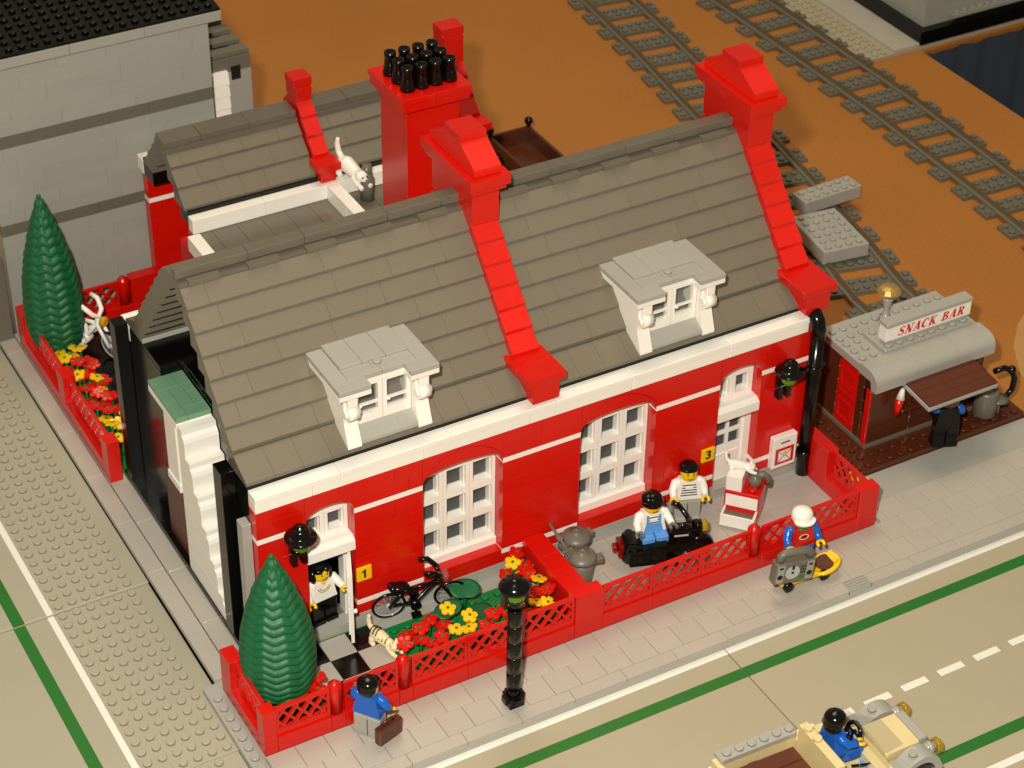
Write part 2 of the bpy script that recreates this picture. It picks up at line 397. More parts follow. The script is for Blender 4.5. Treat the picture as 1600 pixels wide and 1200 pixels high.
for x0, x1, op in ((7.0, 10.45, True), (39.1, 42.65, False)):
    wn = window(x0, x1, 8.05, 10.15, 2, 1)
    wpart('window_head', B().box(x0, x1, 9.02, 9.7, 10.16, 11.7), 'white', wn)
    wpart('window_sill', B().prism([(7.95, 7.0), (7.95, 7.75), (8.35, 8.04), (9.6, 8.04), (9.6, 7.0)], 'x', x0+.01, x1-.01), 'white', wn)
    fr = link('door_frame', B().box(x0+.01, x0+.3, 8.8, 9.6, .8, 6.99).box(x1-.55, x1-.01, 8.8, 9.6, .8, 6.99).box(x0+.3, x1-.55, 8.8, 9.6, 6.7, 6.99).mesh('door_frame', 'white'), H, (0, 0, 0), world=True)
    wpart('door_step', B().box(x0+.01, x1-.01, 7.98, 10, .0, .79, .03), 'dkgrey', H)
    dr = B(); W_ = x1-x0-.9
    if op:     # leaf swung out, hinged at the far jamb
        dr.box(0, .22, -3.0, 0, .12, 6.0).box(-.12, 0, -2.7, -.4, 3.2, 5.6).box(-.12, 0, -2.7, -.4, .6, 2.7)
        d = part('door', dr, 'white', H, Vector((10.15, 8.75, .72))-ORG[H.name], rot=(0, 0, -.40), label='white door standing open beside the woman')
        part('handle', B().cyl((.22, -2.6, 2.6), .16, .25, 10, 'x'), 'white', d)
    else:
        a, b = x0+.3, x1-.55
        dr.box(a, b, 8.95, 9.15, .8, 3.6)
        for u in (a, (a+b)/2-.12, b-.25): dr.box(u, u+.25, 8.95, 9.15, 3.6, 6.69)
        for zz in (3.6, 4.95, 6.4): dr.box(a+.25, b-.25, 8.952, 9.148, zz, zz+.28)
        dr.box(a+.3, b-.3, 8.90, 8.95, 1.1, 3.2)
        d = wpart('door', dr, 'white', H)
        for i in range(2):
            for j in range(2):
                u = a+.25+i*((b-a)/2-.13); wpart('pane', B().box(u, u+(b-a)/2-.3, 9.06, 9.1, 3.88+j*1.37, 4.95+j*1.4), 'clear', d)
        wpart('handle', B().cyl((x0+.75, 8.94, 3.3), .12, -.25, 10, 'y'), 'white', d)
# what can be seen through the panes: inner wall and floor blackened to put in room shade, party wall, black attic floor
wpart('inner_wall', B().box(5.7, 46.9, 17.0, 17.4, .3, 13.6), 'black', H)
wpart('inner_floor', B().box(5.7, 46.9, 10.1, 29.4, -.2, .3), 'black', H)
wpart('party_wall', B().box(24.05, 25.75, 9.05, 29.4, .31, 13.69), 'stone', H)
wpart('attic_floor', B().prism([(5.3, 10.7), (46.9, 10.7), (46.9, 29.45), (3.62, 29.45), (3.62, 23.75), (5.3, 23.75)], 'z', 13.7, 14.05), 'black', H)
wpart('end_wall', B().box(47.0, 48.0, 9.01, 30.5, 0, 13.8), 'red', H)
wpart('rear_wall', B().box(5.22, 48.0, 29.5, 30.45, 0, 12.59), 'red', H)
for u, v in rows(3.6, 47.9, (8, 6)): wall_part('cornice_plate', 'white', u, v, 29.6, 31.2, 12.6, 13.9)
# front cornice in two courses
for u, v in rows(3.62, 46.4, (8, 8, 6), off=4): wall_part('cornice_brick', 'white', u, v, 7.98, 9.05, 12.61, 13.4, c=.03)
for u, v in rows(3.62, 46.4, (8, 6, 8)): wall_part('cornice_tile', 'white', u, v, 7.90, 9.05, 13.41, 13.85, c=.04)
wpart('gutter_plate', B().box(3.6, 46.4, 9.06, 10.6, 13.0, 14.2), 'black', H)

# roofs: every slope brick a piece with its lip
YC = 19.35
def slope_mesh(L, run, mat, mirror=False, depth=.9):
    k = ('slope', L, run, mat, mirror)
    if k not in CACHE:
        s = -1 if mirror else 1; g = .009
        pr = [(0, 0), (0, .24), (s*run, 1.2), (s*(run+depth), 1.2), (s*(run+depth), 0)]
        lipm = {'roof': 'roof_smooth', 'red': 'red'}[mat]; me = B().prism(pr, 'x', -L/2+g, L/2-g).mesh('roof_slope', {'roof': 'roof', 'red': 'red_slope'}[mat])
        me.materials.append(MAT[lipm])         # only the sloped face has the sandy moulded finish; lip and ends are smooth
        for p in me.polygons:
            if not (p.normal.z > .3 and abs(p.normal.y) > .3): p.material_index = 1
        CACHE[k] = me
    return CACHE[k]
def roof_row(x0, x1, y, z, run, mat='roof', mirror=False, sizes=(4, 6, 4, 8), off=0, name='roof_slope'):
    for u, v in rows(x0, x1, sizes, off): link(name, slope_mesh(round(v-u, 3), run, mat, mirror), H, ((u+v)/2, y, z), world=True)
for x0, x1 in ((3.5, 24.0), (26.0, 46.0)):
    roof_row(x0, x1, 8.9, 14.22, 1.95, sizes=(2, 3, 2, 2))
    for k in range(7): roof_row(x0, x1, 10.87+k, 15.5+1.2*k, 1.0, off=(0, 1.2, 2.5, 1, 3, 2, 1.6)[k])
    roof_row(x0, x1, 2*YC-8.9, 14.22, 1.95, mirror=True, sizes=(8,))
    for k in range(7): roof_row(x0, x1, 2*YC-10.87-k, 15.5+1.2*k, 1.0, mirror=True, sizes=(8,))
    wpart('ridge_plate', B().box(x0+.02, x1-.02, 17.95, 20.3, 23.7, 24.12), 'roof_smooth', H)
    u = x0+.6
    while u < x1-2: wall_part('ridge_tile', 'roof_smooth', u, min(u+2.2, x1), 17.72, 18.3, 24.0, 24.32, c=.02); u += 4.1
    for u, v in rows(x0-.02, x1-.05, (4, 4, 6), off=5): wall_part('ridge_tile', 'roof_smooth', u, v, 18.42, 19.4, 24.3, 24.92, c=.04)

# stepped red gables with their feet and chimneys
def gable(x0, x1):
    a, b = x0+.012, x1-.012
    wpart('gable_foot', B().box(a, b, 7.98, 11.2, 14.12, 15.55, .02), 'red', H)
    wall_part('gable_cap', 'red', x0-.45, x1+.45, 7.85, 9.5, 15.56, 16.2, c=.03); wall_part('gable_cap', 'red', x0-.45, x1+.45, 9.5, 11.3, 15.56, 16.2, c=.03)
    for mirror in (False, True):
        for j in range(6):
            y = 10.75+j; y = 2*YC-y if mirror else y
            link('gable_slope', slope_mesh(round(x1-x0, 3), 1.0, 'red', mirror), H, ((x0+x1)/2, y, 16.2+1.2*j), world=True)
        f = (lambda y: 2*YC-y) if mirror else (lambda y: y)
        wpart('chimney_slope', B().prism([(f(16.2), 27.22), (f(16.2), 27.75), (f(18.25), 28.9), (f(19.34), 28.9), (f(19.34), 27.22)], 'x', a, b), 'red_slope', H)
    wpart('gable_core', B().prism([(11.2, 14.1), (11.2, 16.6), (16.8, 23.3), (21.9, 23.3), (27.5, 16.6), (27.5, 14.1)], 'x', a+.05, b-.05), 'red', H)
    wpart('chimney', B().box(a, b, 16.45, 22.25, 23.42, 26.0, .02), 'red', H)
    for u, v in ((15.75, 19.4), (19.4, 22.95)):
        wall_part('chimney_cap', 'red', x0-.5, x1+.5, u, v, 26.42, 27.2, c=.03)
        wall_part('chimney_cap', 'red', x0-.3, x1+.3, max(u, 16.0), min(v, 22.7), 26.0, 26.42, c=.03)
    wall_part('chimney_cap', 'red', x0+.0, x1-.0, 18.2, 20.45, 28.91, 29.4, c=.03)
gable(23.75, 25.8); gable(45.95, 48.0)
# tall square stack with its black pots
wpart('chimney_stack', B().box(23.6, 27.7, 25.6, 29.7, 13.0, 27.8, .02), 'red', H)
wpart('chimney_stack', B().box(27.7, 29.0, 26.6, 29.2, 13.0, 22.5, .02), 'red', H)
for q in range(2):
    u = 23.05+q*2.6; wall_part('stack_cap', 'red', u, u+2.6, 25.05, 30.25, 27.82, 28.5, c=.03)
    u = 22.95+q*2.7; wall_part('stack_cap', 'red', u, u+2.7, 24.95, 30.35, 28.51, 28.9, c=.03)
pot = B().lathe([(.54, 0), (.55, .25), (.5, .4), (.38, 1.35), (.42, 1.4), (.42, 1.72), (.3, 1.74), (.28, 1.3)], (0, 0, 0), 14).mesh('chimney_pot', 'black')
for i in range(4):
    for j in range(3): link('chimney_pot', pot, H, (24.05+i*1.08, 26.3+j*1.3, 28.9), world=True)

# dormers
def dormer(x0):
    x1 = x0+6.1
    d = link('dormer', B().prism([(11.6, 14.9), (11.6, 18.4), (15, 18.4), (15, 17.5)], 'x', x0+.99, x1-.99).mesh('dormer', 'dkgrey'), H, (0, 0, 0), world=True)
    sd = [(8.95, 14.3), (8.95, 14.65), (9.5, 16.2), (9.4, 18.49), (14.2, 18.49), (14.2, 17.5)]
    for u in (x0, x1-1.0):
        wpart('dormer_cheek', B().prism(sd, 'x', u+.01, u+.99), 'white', d)
        wpart('scroll', B().cyl((u+.12, 9.3, 17.1), .52, .76, 16, 'x').cyl((u-.06, 9.3, 17.1), .3, 1.12, 12, 'x'), 'white', d)
        wpart('scroll', B().box(u+.15, u+.85, 9.0, 9.5, 17.65, 18.45, .05), 'white', d)
    wpart('dormer_sill', B().prism([(9.0, 14.6), (9.0, 14.85), (9.95, 15.42), (10.6, 15.42), (10.6, 14.72)], 'x', x0+1.0, x1-1.0), 'grey', d)
    for k in range(2):
        a = x0+1.02+k*2.04; b = a+2.0; t = .3; f = B()
        f.box(a, a+t, 9.98, 10.4, 15.43, 18.49).box(b-t, b, 9.98, 10.4, 15.43, 18.49).box(a+t, b-t, 9.98, 10.4, 15.43, 16.1).box(a+t, b-t, 9.98, 10.4, 18.3, 18.49)
        fr = wpart('window_frame', f, 'white', d)
        wpart('glazing_bar', B().box(a+t, b-t, 10.0, 10.18, 16.75, 16.9).ball((a+t+.1, 9.95, 16.82), .14, 8, 6), 'white', d)
        wpart('pane', B().box(a+t, b-t, 10.25, 10.29, 16.1, 18.3), 'clear', d)
    wpart('dormer_soffit', B().box(x0-.5, x0+1.75, 8.85, 14.0, 18.5, 18.86, .02).box(x0+4.55, x1+.5, 8.85, 14.0, 18.5, 18.86, .02).box(x0+1.75, x0+4.55, 9.92, 14.0, 18.5, 18.86), 'white', d)
    for a, b, c, e in ((x0-.52, x0+1.75, 8.83, 9.9), (x0+4.55, x1+.52, 8.83, 9.9), (x0-.52, x0+.6, 9.9, 14.05), (x1-.6, x1+.52, 9.9, 14.05), (x0+.6, x0+3.05, 9.9, 11.1), (x0+3.05, x1-.6, 9.9, 11.1)):
        piece('roof_tile', 'grey', d, a, b, c, e, 18.87, 19.25, .025, .012)
    for a, b in ((x0+.6, x0+2.2), (x0+2.2, x0+3.9), (x0+3.9, x1-.6)): piece('roof_tile', 'grey', d, a, b, 11.1, 14.05, 19.0, 19.42, .03, .012)
    wpart('clip', B().box(x0+2.6, x0+3.5, 10.35, 11.05, 19.25, 19.36, .03).stud(x0+3.05, 10.7, 19.36), 'grey', d)
dormer(10.65); dormer(32.75)

# open end: attic, black frame wall, white stair with its sage landing
wpart('end_post', B().box(2.6, 3.58, 10.9, 12.25, 0, 14.15, .02), 'black', H)
wpart('end_sill', B().box(2.58, 3.6, 8.6, 10.9, .0, .42, .02).box(2.58, 3.6, 12.25, 31.2, .0, .42, .02), 'black', H)
wpart('end_wall', B().box(3.6, 4.4, 9.02, 11.4, .0, 13.69), 'black', H)
wpart('end_post', B().box(2.62, 3.58, 29.7, 30.8, .43, 14.1, .02), 'black', H)
wpart('end_wall', B().box(5.2, 5.6, 9.05, 29.5, .31, 13.69), 'black', H)
wpart('end_wall', B().box(3.6, 5.2, 23.7, 29.49, .31, 13.69), 'black', H); wpart('end_wall', B().box(3.6, 5.2, 29.5, 30.45, .31, 12.59), 'black', H)
wpart('wall_end', B().box(2.95, 3.58, 8.75, 9.65, 1.0, 11.3, .03), 'grey', H)
st = link('staircase', B().box(2.7, 5.1, 18.61, 18.8, .43, 12.5).mesh('staircase', 'white'), H, (0, 0, 0), world=True)
for k in range(6):
    y = 12.8+k*1.02; z = 2.2+2.14*k
    wpart('stair_tread', B().prism([(y-.35, z-2.12), (y-.35, z-.9), (y-.25, z-.6), (y-.02, z-.4), (y-.02, z), (18.6, z), (18.6, z-2.12)], 'x', 2.66, 5.15), 'white', st)
wpart('landing', B().box(2.62, 5.15, 18.62, 23.65, 12.55, 13.0, .02), 'white', st)
for a, b, c, d in ((2.62, 3.5, 18.62, 20.6), (2.62, 3.5, 20.6, 22.1), (2.62, 4.3, 22.1, 23.65), (3.5, 5.15, 18.62, 19.6), (3.5, 4.4, 19.6, 22.1), (4.4, 5.15, 19.6, 21.2), (4.4, 5.15, 21.2, 22.1), (4.3, 5.15, 22.1, 23.65)):
    piece('landing_tile', 'sandgreen', st, a, b, c, d, 13.01, 13.42, .02, .01)
wpart('white_panel', B().box(2.75, 3.0, 19.4, 21.4, 6.9, 12.5).box(2.68, 3.05, 19.3, 21.5, 6.6, 7.2), 'white', st)
wpart('cellar_door', B().box(3.0, 3.2, 19.0, 23.0, .43, 6.5), 'walnut', H)
wpart('attic_course', B().box(3.62, 7.6, 26.9, 29.6, 14.06, 14.4, .02), 'grey', H)

# link block with its flat roof and white parapets
wpart('link_wall', B().box(12.0, 36, 30.9, 41.0, 0, 12.3), 'red', H)
x = 12.3
while x < 24:
    y = 31.2
    while y < 40.4:
        piece('roof_tile', 'roof_smooth', H, x, min(x+2, 24), y, min(y+4, 40.45), 12.3, 12.62, .02, .012); y += 4
    x += 2
wall_part('parapet', 'white', 11.7, 12.7, 31.3, 35.8, 12.62, 13.85, c=.03); wall_part('parapet', 'white', 11.7, 12.7, 35.8, 38.6, 12.62, 13.85, c=.03)
wall_part('parapet', 'white', 24.0, 25.0, 33.5, 37, 12.31, 13.85, c=.03); wall_part('parapet', 'white', 24.0, 25.0, 37.0, 40.4, 12.31, 13.85, c=.03)
for x in (25.2, 27.2, 29.2, 31.2, 33.2): piece('roof_tile', 'roof_smooth', H, x, x+2, 31.2, 40.4, 12.3, 12.62, .02, .012)
wpart('vent_pipe', B().lathe([(.55, 0), (.55, 1.9), (.42, 2.0), (.42, 2.3)], (26.75, 39.0, 12.62), 14).tube([(26.75, 39.0, 14.5), (26.8, 39.1, 15.1), (26.9, 39.2, 15.6)], [.42, .42, .36], 12), 'dkgrey', H)
# rear wing
RY = 45.7
for z0, z1, mt in [(0, 1.2, 'grey')]+[(1.2*i, 1.2*i+1.2, 'red') for i in range(1, 8)]+[(9.6, 10.0, 'red'), (10.0, 10.4, 'white'), (10.4, 11.6, 'red'), (11.6, 12.6, 'red')]:
    for u, v in rows(13.0, 37, (8, 6)): wall_part('belt_plate' if mt == 'white' else 'wall_brick', mt, u, v, 50.4, 51.4, z0, z1, c=.015, g=.006)
    wall_part('belt_plate' if mt == 'white' else 'wall_brick', mt, 13.0, 37, 40.9, 41.9, z0, z1, c=.015)
wpart('inner_wall', B().box(17.5, 18.0, 41.9, 50.4, 0, 13.0), 'red', H)
for u, v in rows(12.85, 36.6, (8, 6)):
    wall_part('cornice_brick', 'white', u, v, 40.45, 41.3, 12.63, 13.85, c=.03); wall_part('cornice_brick', 'white', u, v, 50.6, 51.8, 12.63, 13.85, c=.03)
wpart('gutter_plate', B().box(12.9, 36.5, 41.31, 43.0, 12.9, 14.15), 'black', H)
wpart('gutter_plate', B().box(12.9, 36.5, 48.6, 50.59, 12.61, 14.15), 'black', H)
for x0, x1 in ((12.7, 23.6), (25.0, 36.2)):
    for k in range(3): roof_row(x0, x1, 41.5+k*1.12, 14.16+1.2*k, 1.12, off=(0, 2, 1)[k], sizes=(2, 3, 4)); roof_row(x0, x1, 2*RY-41.5-k*1.12, 14.16+1.2*k, 1.12, mirror=True, sizes=(8,))
    wpart('ridge_plate', B().box(x0+.02, x1-.02, 44.5, 46.9, 17.4, 17.85), 'roof_smooth', H)
    for u, v in rows(x0, x1, (4, 3)): wall_part('ridge_tile', 'roof_smooth', u, v, 44.75, 46.6, 17.86, 18.4, c=.04)
def rear_gable(x0, x1, lift):
    a, b = x0+.01, x1-.01
    wpart('gable_core', B().prism([(41.2, 12.4), (41.2, 14.6), (44.6, 18.4), (46.8, 18.4), (50.2, 14.6), (50.2, 12.4)], 'x', a, b), 'red', H)
    for mirror in (False, True):
        f = (lambda y: 2*RY-y) if mirror else (lambda y: y)
        p, q = sorted((f(40.5), f(42.2)))
        wall_part('gable_cap', 'red', x0-.35, x1+.35, p, q, 14.9, 15.5, c=.03); p, q = sorted((f(40.8), f(42.2))); wall_part('gable_foot', 'red', x0, x1, p, q, 13.86, 14.9, c=.02)
        for j in range(3): link('gable_slope', slope_mesh(round(x1-x0, 3), 1.0, 'red', mirror), H, ((x0+x1)/2, f(42.0+j), 15.5+1.2*j), world=True)
    wall_part('gable_top', 'red', x0, x1, 44.7, 46.7, 19.1, 20.2+lift, c=.03); wall_part('gable_cap', 'red', x0-.15, x1+.15, 44.9, 46.5, 20.2+lift, 20.9+lift, c=.03)
rear_gable(23.7, 25.0, 0); rear_gable(36.6, 38.3, 1.2)

# fittings on the front: wall lanterns, downpipe, letter box, house numbers
def lantern(x):
    l = link('wall_lamp', B().box(-.35, .35, -.45, .02, -2.1, -.2).box(-.55, -.15, -.75, -.2, -2.6, -1.5, .03).box(.15, .55, -.75, -.2, -2.6, -1.5, .03).box(-.5, .5, -.6, -.1, -1.6, -.7, .05).mesh('wall_lamp', 'black'), H, (x, 7.97, 10.6), world=True)
    part('lamp_hood', B().lathe([(.5, .0), (1.07, .0), (1.1, .08), (1.05, .18), (.72, .26), (.63, .34), (.6, .66), (.48, .84), (.27, .88), (.26, 1.04), (0, 1.06)], (0, -1.05, -.15), 22), 'black', l)
    part('lens', B().lathe([(.34, -1.0), (.55, -.75), (.6, -.02)], (0, -1.05, -.15), 12), 'trans_green', l)
    part('bracket', B().box(-.22, .22, -1.1, -.4, -1.6, -1.16, .03), 'black', l)
lantern(6.15); lantern(44.25)
dp = link('downpipe', B().lathe([(.5, .02), (.5, 12.4)], (0, 0, 0), 18).mesh('downpipe', 'black'), H, (46.85, 7.42, 0), world=True)
part('elbow', B().tube([(0, 0, 12.3), (0, .02, 13.0), (0, .25, 13.6), (0, .6, 13.9), (0, 1.2, 13.95)], .56, 16), 'black', dp)
for z in (1.9, 9.6): part('pipe_clip', B().lathe([(.58, 0), (.58, .35)], (0, 0, z), 16).box(-.85, .85, -.15, .15, z+.02, z+.33).box(-.3, .3, .1, .56, z+.02, z+.33), 'black', dp)
mb = link('letter_box', B().box(-1.05, 1.05, -.55, 0, 0, 2.75, .05).mesh('letter_box', 'white'), H, (45.0, 7.965, 1.35), world=True)
part('letter_slot', B().box(-.4, .4, -.556, -.5, 2.15, 2.28), 'ink', mb)
part('label_plate', B().box(-.82, .82, -.562, -.5, .28, 1.75), 'red', mb)
part('envelope', B().box(-.55, .55, -.568, -.5, .5, 1.5), 'white', mb)
part('envelope_line', B().tube([(-.52, -.57, 1.45), (0, -.57, .95), (.52, -.57, 1.45)], .025, 6).tube([(-.52, -.57, .53), (-.12, -.57, 1.0)], .025, 6).tube([(.52, -.57, .53), (.12, -.57, 1.0)], .025, 6), 'ink', mb)
part('seal', B().cyl((0, -.572, 1.3), .18, -.01, 10, 'y'), 'yellow', mb)
def text(body, parent, mat, loc, size, rot, shear=0, off=0, name='lettering'):
    c = bpy.data.curves.new(name, 'FONT'); c.body = body; c.size = size*S; c.shear = shear; c.offset = off*S; c.extrude = .012*S; c.align_x = 'CENTER'; c.align_y = 'CENTER'
    tmp = bpy.data.objects.new('tmp', c); me = bpy.data.meshes.new_from_object(tmp); bpy.data.objects.remove(tmp); bpy.data.curves.remove(c)
    me.name = name; me.materials.clear(); me.materials.append(MAT[mat]); return link(name, me, parent, loc, rot)
for x, z, t in ((10.95, 4.75, '1'), (38.4, 4.55, '3')):
    n_ = link('house_number', B().box(-.55, .55, -.2, 0, -.55, .55, .04).mesh('house_number', 'yellow'), H, (x, 7.985, z), world=True)
    if t == '1': part('lettering', B().prism([(-.05, -.36), (.1, -.36), (.1, .36), (.0, .36), (-.2, .2), (-.2, .08), (-.05, .17)], 'y', -.212, -.19), 'ink', n_)
    else: text(t, n_, 'ink', (0, -.21, 0), 1.0, (PI/2, 0, 0), off=.03)
# ------------------------------------------------------------------ fences
def lattice_mesh():
    if 'lat' in CACHE: return CACHE['lat']
    b = B(); Wd, Hh, t = 4.0, 2.4, .22; d0, d1 = -.12, .12
    b.box(-2+.015, 2-.015, d0, d1, 0, .5).box(-2+.015, 2-.015, d0, d1, Hh-.24, Hh).box(-2+.015, -2+t, d0, d1, .5, Hh-.24).box(2-t, 2-.015, d0, d1, .5, Hh-.24)
    z0, z1, xa, xb = .5, Hh-.24, -2+t, 2-t; hh = z1-z0; wv = .16
    for s in (1, -1):
        k = -3
        while k <= 3:
            # diagonal from (k*.86, z0) rising to the side s, clipped to the frame
            x0_, x1_ = k*.98-s*hh*.42, k*.98+s*hh*.42; za, zb = z0, z1
            def clip(xl, zl, xr, zr):
                if xl > xr: xl, zl, xr, zr = xr, zr, xl, zl
                if xr <= xa or xl >= xb: return None
                if xl < xa: zl += (zr-zl)*(xa-xl)/(xr-xl); xl = xa
                if xr > xb: zr = zl+(zr-zl)*(xb-xl)/(xr-xl); xr = xb
                return xl, zl, xr, zr
            c = clip(x0_, za, x1_, zb)
            if c and c[2]-c[0] > .15:
                xl, zl, xr, zr = c; L = math.hypot(xr-xl, zr-zl); nx, nz = -(zr-zl)/L*wv/2, (xr-xl)/L*wv/2
                e = .012 if s > 0 else .03
                b.prism([(xl-nx, zl-nz), (xr-nx, zr-nz), (xr+nx, zr+nz), (xl+nx, zl+nz)], 'y', d0+e, d1-e)
            k += 1
    CACHE['lat'] = b.mesh('lattice_panel', 'red'); return CACHE['lat']
POST = B().lathe([(.48, 0), (.48, 2.15), (.44, 2.3), (.28, 2.4), (.26, 2.5), (0, 2.52)], (0, 0, 0), 16).mesh('round_post', 'red')
def fence_run(f, axis, p0, items, line, z=0):
    """items along the axis: numbers = lattice panels of that length, 'o' round post, ('w', n) solid post; line = cross position of the 1-stud base"""
    p = p0
    for it in items:
        L = it if isinstance(it, (int, float)) else (1.0 if it == 'o' else it[1])
        a, b = p, p+L
        def at(u, v): return (u, v) if axis == 'x' else (v, u)
        def bx(name, lo, hi, z0, z1, wid=(0, 1)):
            if axis == 'x': piece(name, 'red', f, lo, hi, line+wid[0], line+wid[1], z0, z1, .03, .01)
            else: piece(name, 'red', f, line+wid[0], line+wid[1], lo, hi, z0, z1, .03, .01)
        if isinstance(it, tuple): bx('corner_post', a, b, z, z+1.2); bx('corner_post', a, b, z+1.2, z+3.6)
        else:
            bx('base_brick', a, b, z, z+1.2)
            X, Y = at((a+b)/2, line+.5)
            if it == 'o': link('round_post', POST, f, (X, Y, z+1.2), world=True)
            else:
                Y2 = line+.28 if axis == 'x' else Y
                o = link('lattice_panel', lattice_mesh(), f, (X, Y2 if axis == 'x' else Y, z+1.2), (0, 0, 0 if axis == 'x' else PI/2), world=True); o.scale = (L/4, 1, 1)
        p = b
f1 = thing('garden_fence', 'red fence with lattice panels round the front garden with flowers', 'fence', (11, .5, 0))
fence_run(f1, 'x', 0.0, [('w', .95), 3.75, 'o', 3.85, 'o', 4.08, 4.08, 4.06], 0)
fence_run(f1, 'y', .97, [4.3, ('w', 1.6)], 0)
f2 = thing('yard_fence', 'red fence with lattice panels round the paved yard where the motorcycle stands', 'fence', (35, .5, 0))
fence_run(f2, 'x', 22.78, [('w', 2.2), 4, 4, 4, 'o', 4.2, 4.1, ('w', 1.72)], 0)
fence_run(f2, 'y', 1.0, [3.9, ('w', 2.95)], 47.0)
for a, b in ((1.02, 4.4), (4.4, 7.9)): piece('divider_brick', 'red', f2, 23.2, 24.6, a, b, 0, 2.3, .03, .01)
for a, b in ((1.02, 3.4), (3.4, 5.6), (5.6, 7.95)): piece('divider_cap', 'red', f2, 23.1, 24.75, a, b, 2.3, 2.75, .03, .01)
f3 = thing('back_fence', 'red fence with lattice panels round the back yard with the white bicycle', 'fence', (2, 40, 0))
fence_run(f3, 'y', 30.6, [('w', 1.3), 4, 4, ('w', 1.4), 4, 4, ('w', 1.6)], 1.25)
fence_run(f3, 'x', 2.3, [3.4, 4, 'o', ('w', 2.3)], 50.2)

# ------------------------------------------------------------------ trees
def cypress(label, x, y, z, hh, rr):
    t = thing('cypress_tree', label, 'tree', (x, y, z), random.random()*.5, 'toy cypress trees')
    nu, nv = 128, 170; vs = []; fs = []
    prof = [(0, .5), (.03, .72), (.08, .88), (.18, .99), (.30, 1.0), (.45, .94), (.6, .8), (.75, .58), (.86, .38), (.93, .22), (.97, .15), (1, .06)]
    for j in range(nv+1):
        tt = j/nv
        for (a, ra), (b, rb_) in zip(prof, prof[1:]):
            if a <= tt <= b: q = (tt-a)/(b-a); rad = ra+(rb_-ra)*(q*q*(3-2*q)*.5+q*.5); break
        for i in range(nu):
            th = 2*PI*i/nu
            zig = abs(((th/(2*PI)*9) % 1)-.5)*2
            ph = (tt*19+zig*.6*(1-.5*tt)+.1*math.sin(th*3)) % 1
            rid = math.sin(PI*min(1, ph/.3)/2) if ph < .3 else (1 if ph < .55 else max(0, 1-((ph-.55)/.45)**1.5))
            r_ = rr*rad*(.93+.07*rid)+.07*(rid-.5)
            vs.append((r_*math.cos(th), r_*math.sin(th), 1.0+tt*(hh-1.0)))
    for j in range(nv): fs += [(j*nu+i, j*nu+(i+1) % nu, (j+1)*nu+(i+1) % nu, (j+1)*nu+i) for i in range(nu)]
    fs.append(tuple(range(nu))); fs.append(tuple(nv*nu+i for i in range(nu)))
    part('crown', B().add(vs, fs, True), 'leaf', t)
    part('trunk', B().lathe([(1.0, 0), (.95, .2), (.6, .5), (.55, 1.15)], (0, 0, 0), 16), 'green', t)
    part('tip', B().ball((0, 0, hh+.05), .2, 10, 6), 'leaf', t)
    for k in range(6):
        a = k*PI/3; part('root', B().tube([(.5*math.cos(a), .5*math.sin(a), .7), (.9*math.cos(a), .9*math.sin(a), .25), (1.35*math.cos(a), 1.35*math.sin(a), .12)], [.3, .26, .16], 8), 'green', t)
cypress('green toy cypress tree in the front garden by the checkered path', 2.95, 4.1, 0, 12.3, 2.45)
cypress('green toy cypress tree in the back yard corner beside the white bicycle', 3.45, 47.6, 0.1, 14.7, 2.28)

# ------------------------------------------------------------------ flowers and leafy plants
def blossom_mesh(mat):
    k = ('blossom', mat)
    if k not in CACHE:
        pts = []
        for i in range(40):
            a = 2*PI*i/40; r_ = .36+.23*abs(math.cos(2.5*a))**.55; pts.append((r_*math.cos(a), r_*math.sin(a)))
        n = len(pts); vs = [(x, y, .0) for x, y in pts]+[(x*1.0, y*1.0, .14) for x, y in pts]+[(x*.5, y*.5, .17) for x, y in pts]
        fs = [tuple(range(n-1, -1, -1)), tuple(2*n+i for i in range(n))]+[(i, (i+1) % n, n+(i+1) % n, n+i) for i in range(n)]+[(n+i, n+(i+1) % n, 2*n+(i+1) % n, 2*n+i) for i in range(n)]
        CACHE[k] = B().add(vs, fs).mesh('blossom', mat)
    return CACHE[k]
def flower(x, y, h, mat, where, group, base=0):
    c = 'red' if mat == 'red' else 'yellow'
    t = thing('flower', '%s toy flower on a green stem %s' % (c, where), 'flower', (x, y, base), random.random()*6, group)
    part('stem', B().tube([(0, 0, 0), (random.uniform(-.1, .1), random.uniform(-.1, .1), h*.5), (0, 0, h)], [.16, .09, .08], 7).tube([(0, 0, .05), (.3, .1, .3), (.5, .2, .35)], [.12, .1, .04], 6), 'green', t)
    o = link('blossom', blossom_mesh(mat), t, (0, 0, h), (random.uniform(-.35, .35), random.uniform(-.35, .35), random.random()*2))
    part('flower_centre', B().cyl((0, 0, .16), .11, .06, 8), 'green', o)
G1 = 'flowers in the bed beside the dividing wall'
for x, y, h, c in ((21.9, 5.3, 1.2, 'yellow'), (21.5, 4.6, 1.5, 'red'), (22.0, 3.5, 1.1, 'red'), (20.2, 2.9, 1.2, 'red'), (20.5, 1.7, 1.3, 'red'), (21.9, 1.8, 1.4, 'yellow'), (22.3, 6.9, 1.9, 'red'), (21.7, 6.2, 1.7, 'yellow'), (20.9, 5.7, 1.3, 'red'), (22.4, 5.6, 1.5, 'red'), (22.2, 4.9, 1.4, 'red'), (20.9, 4.3, 1.6, 'yellow'), (20.6, 3.6, 1.3, 'yellow'),
                   (22.5, 4.0, 1.6, 'yellow'), (22.5, 2.7, 1.7, 'red'), (21.6, 3.0, 1.4, 'red'), (21.2, 2.1, 1.5, 'yellow'), (19.6, 2.3, 1.5, 'yellow'), (19.0, 2.6, 1.2, 'red'), (18.0, 2.4, 1.6, 'red'), (17.3, 1.9, 1.3, 'red')):
    flower(x, min(y+.5, 7.3), h+.35, c, 'beside the dividing wall', G1)
G2 = 'flowers along the middle of the garden fence'
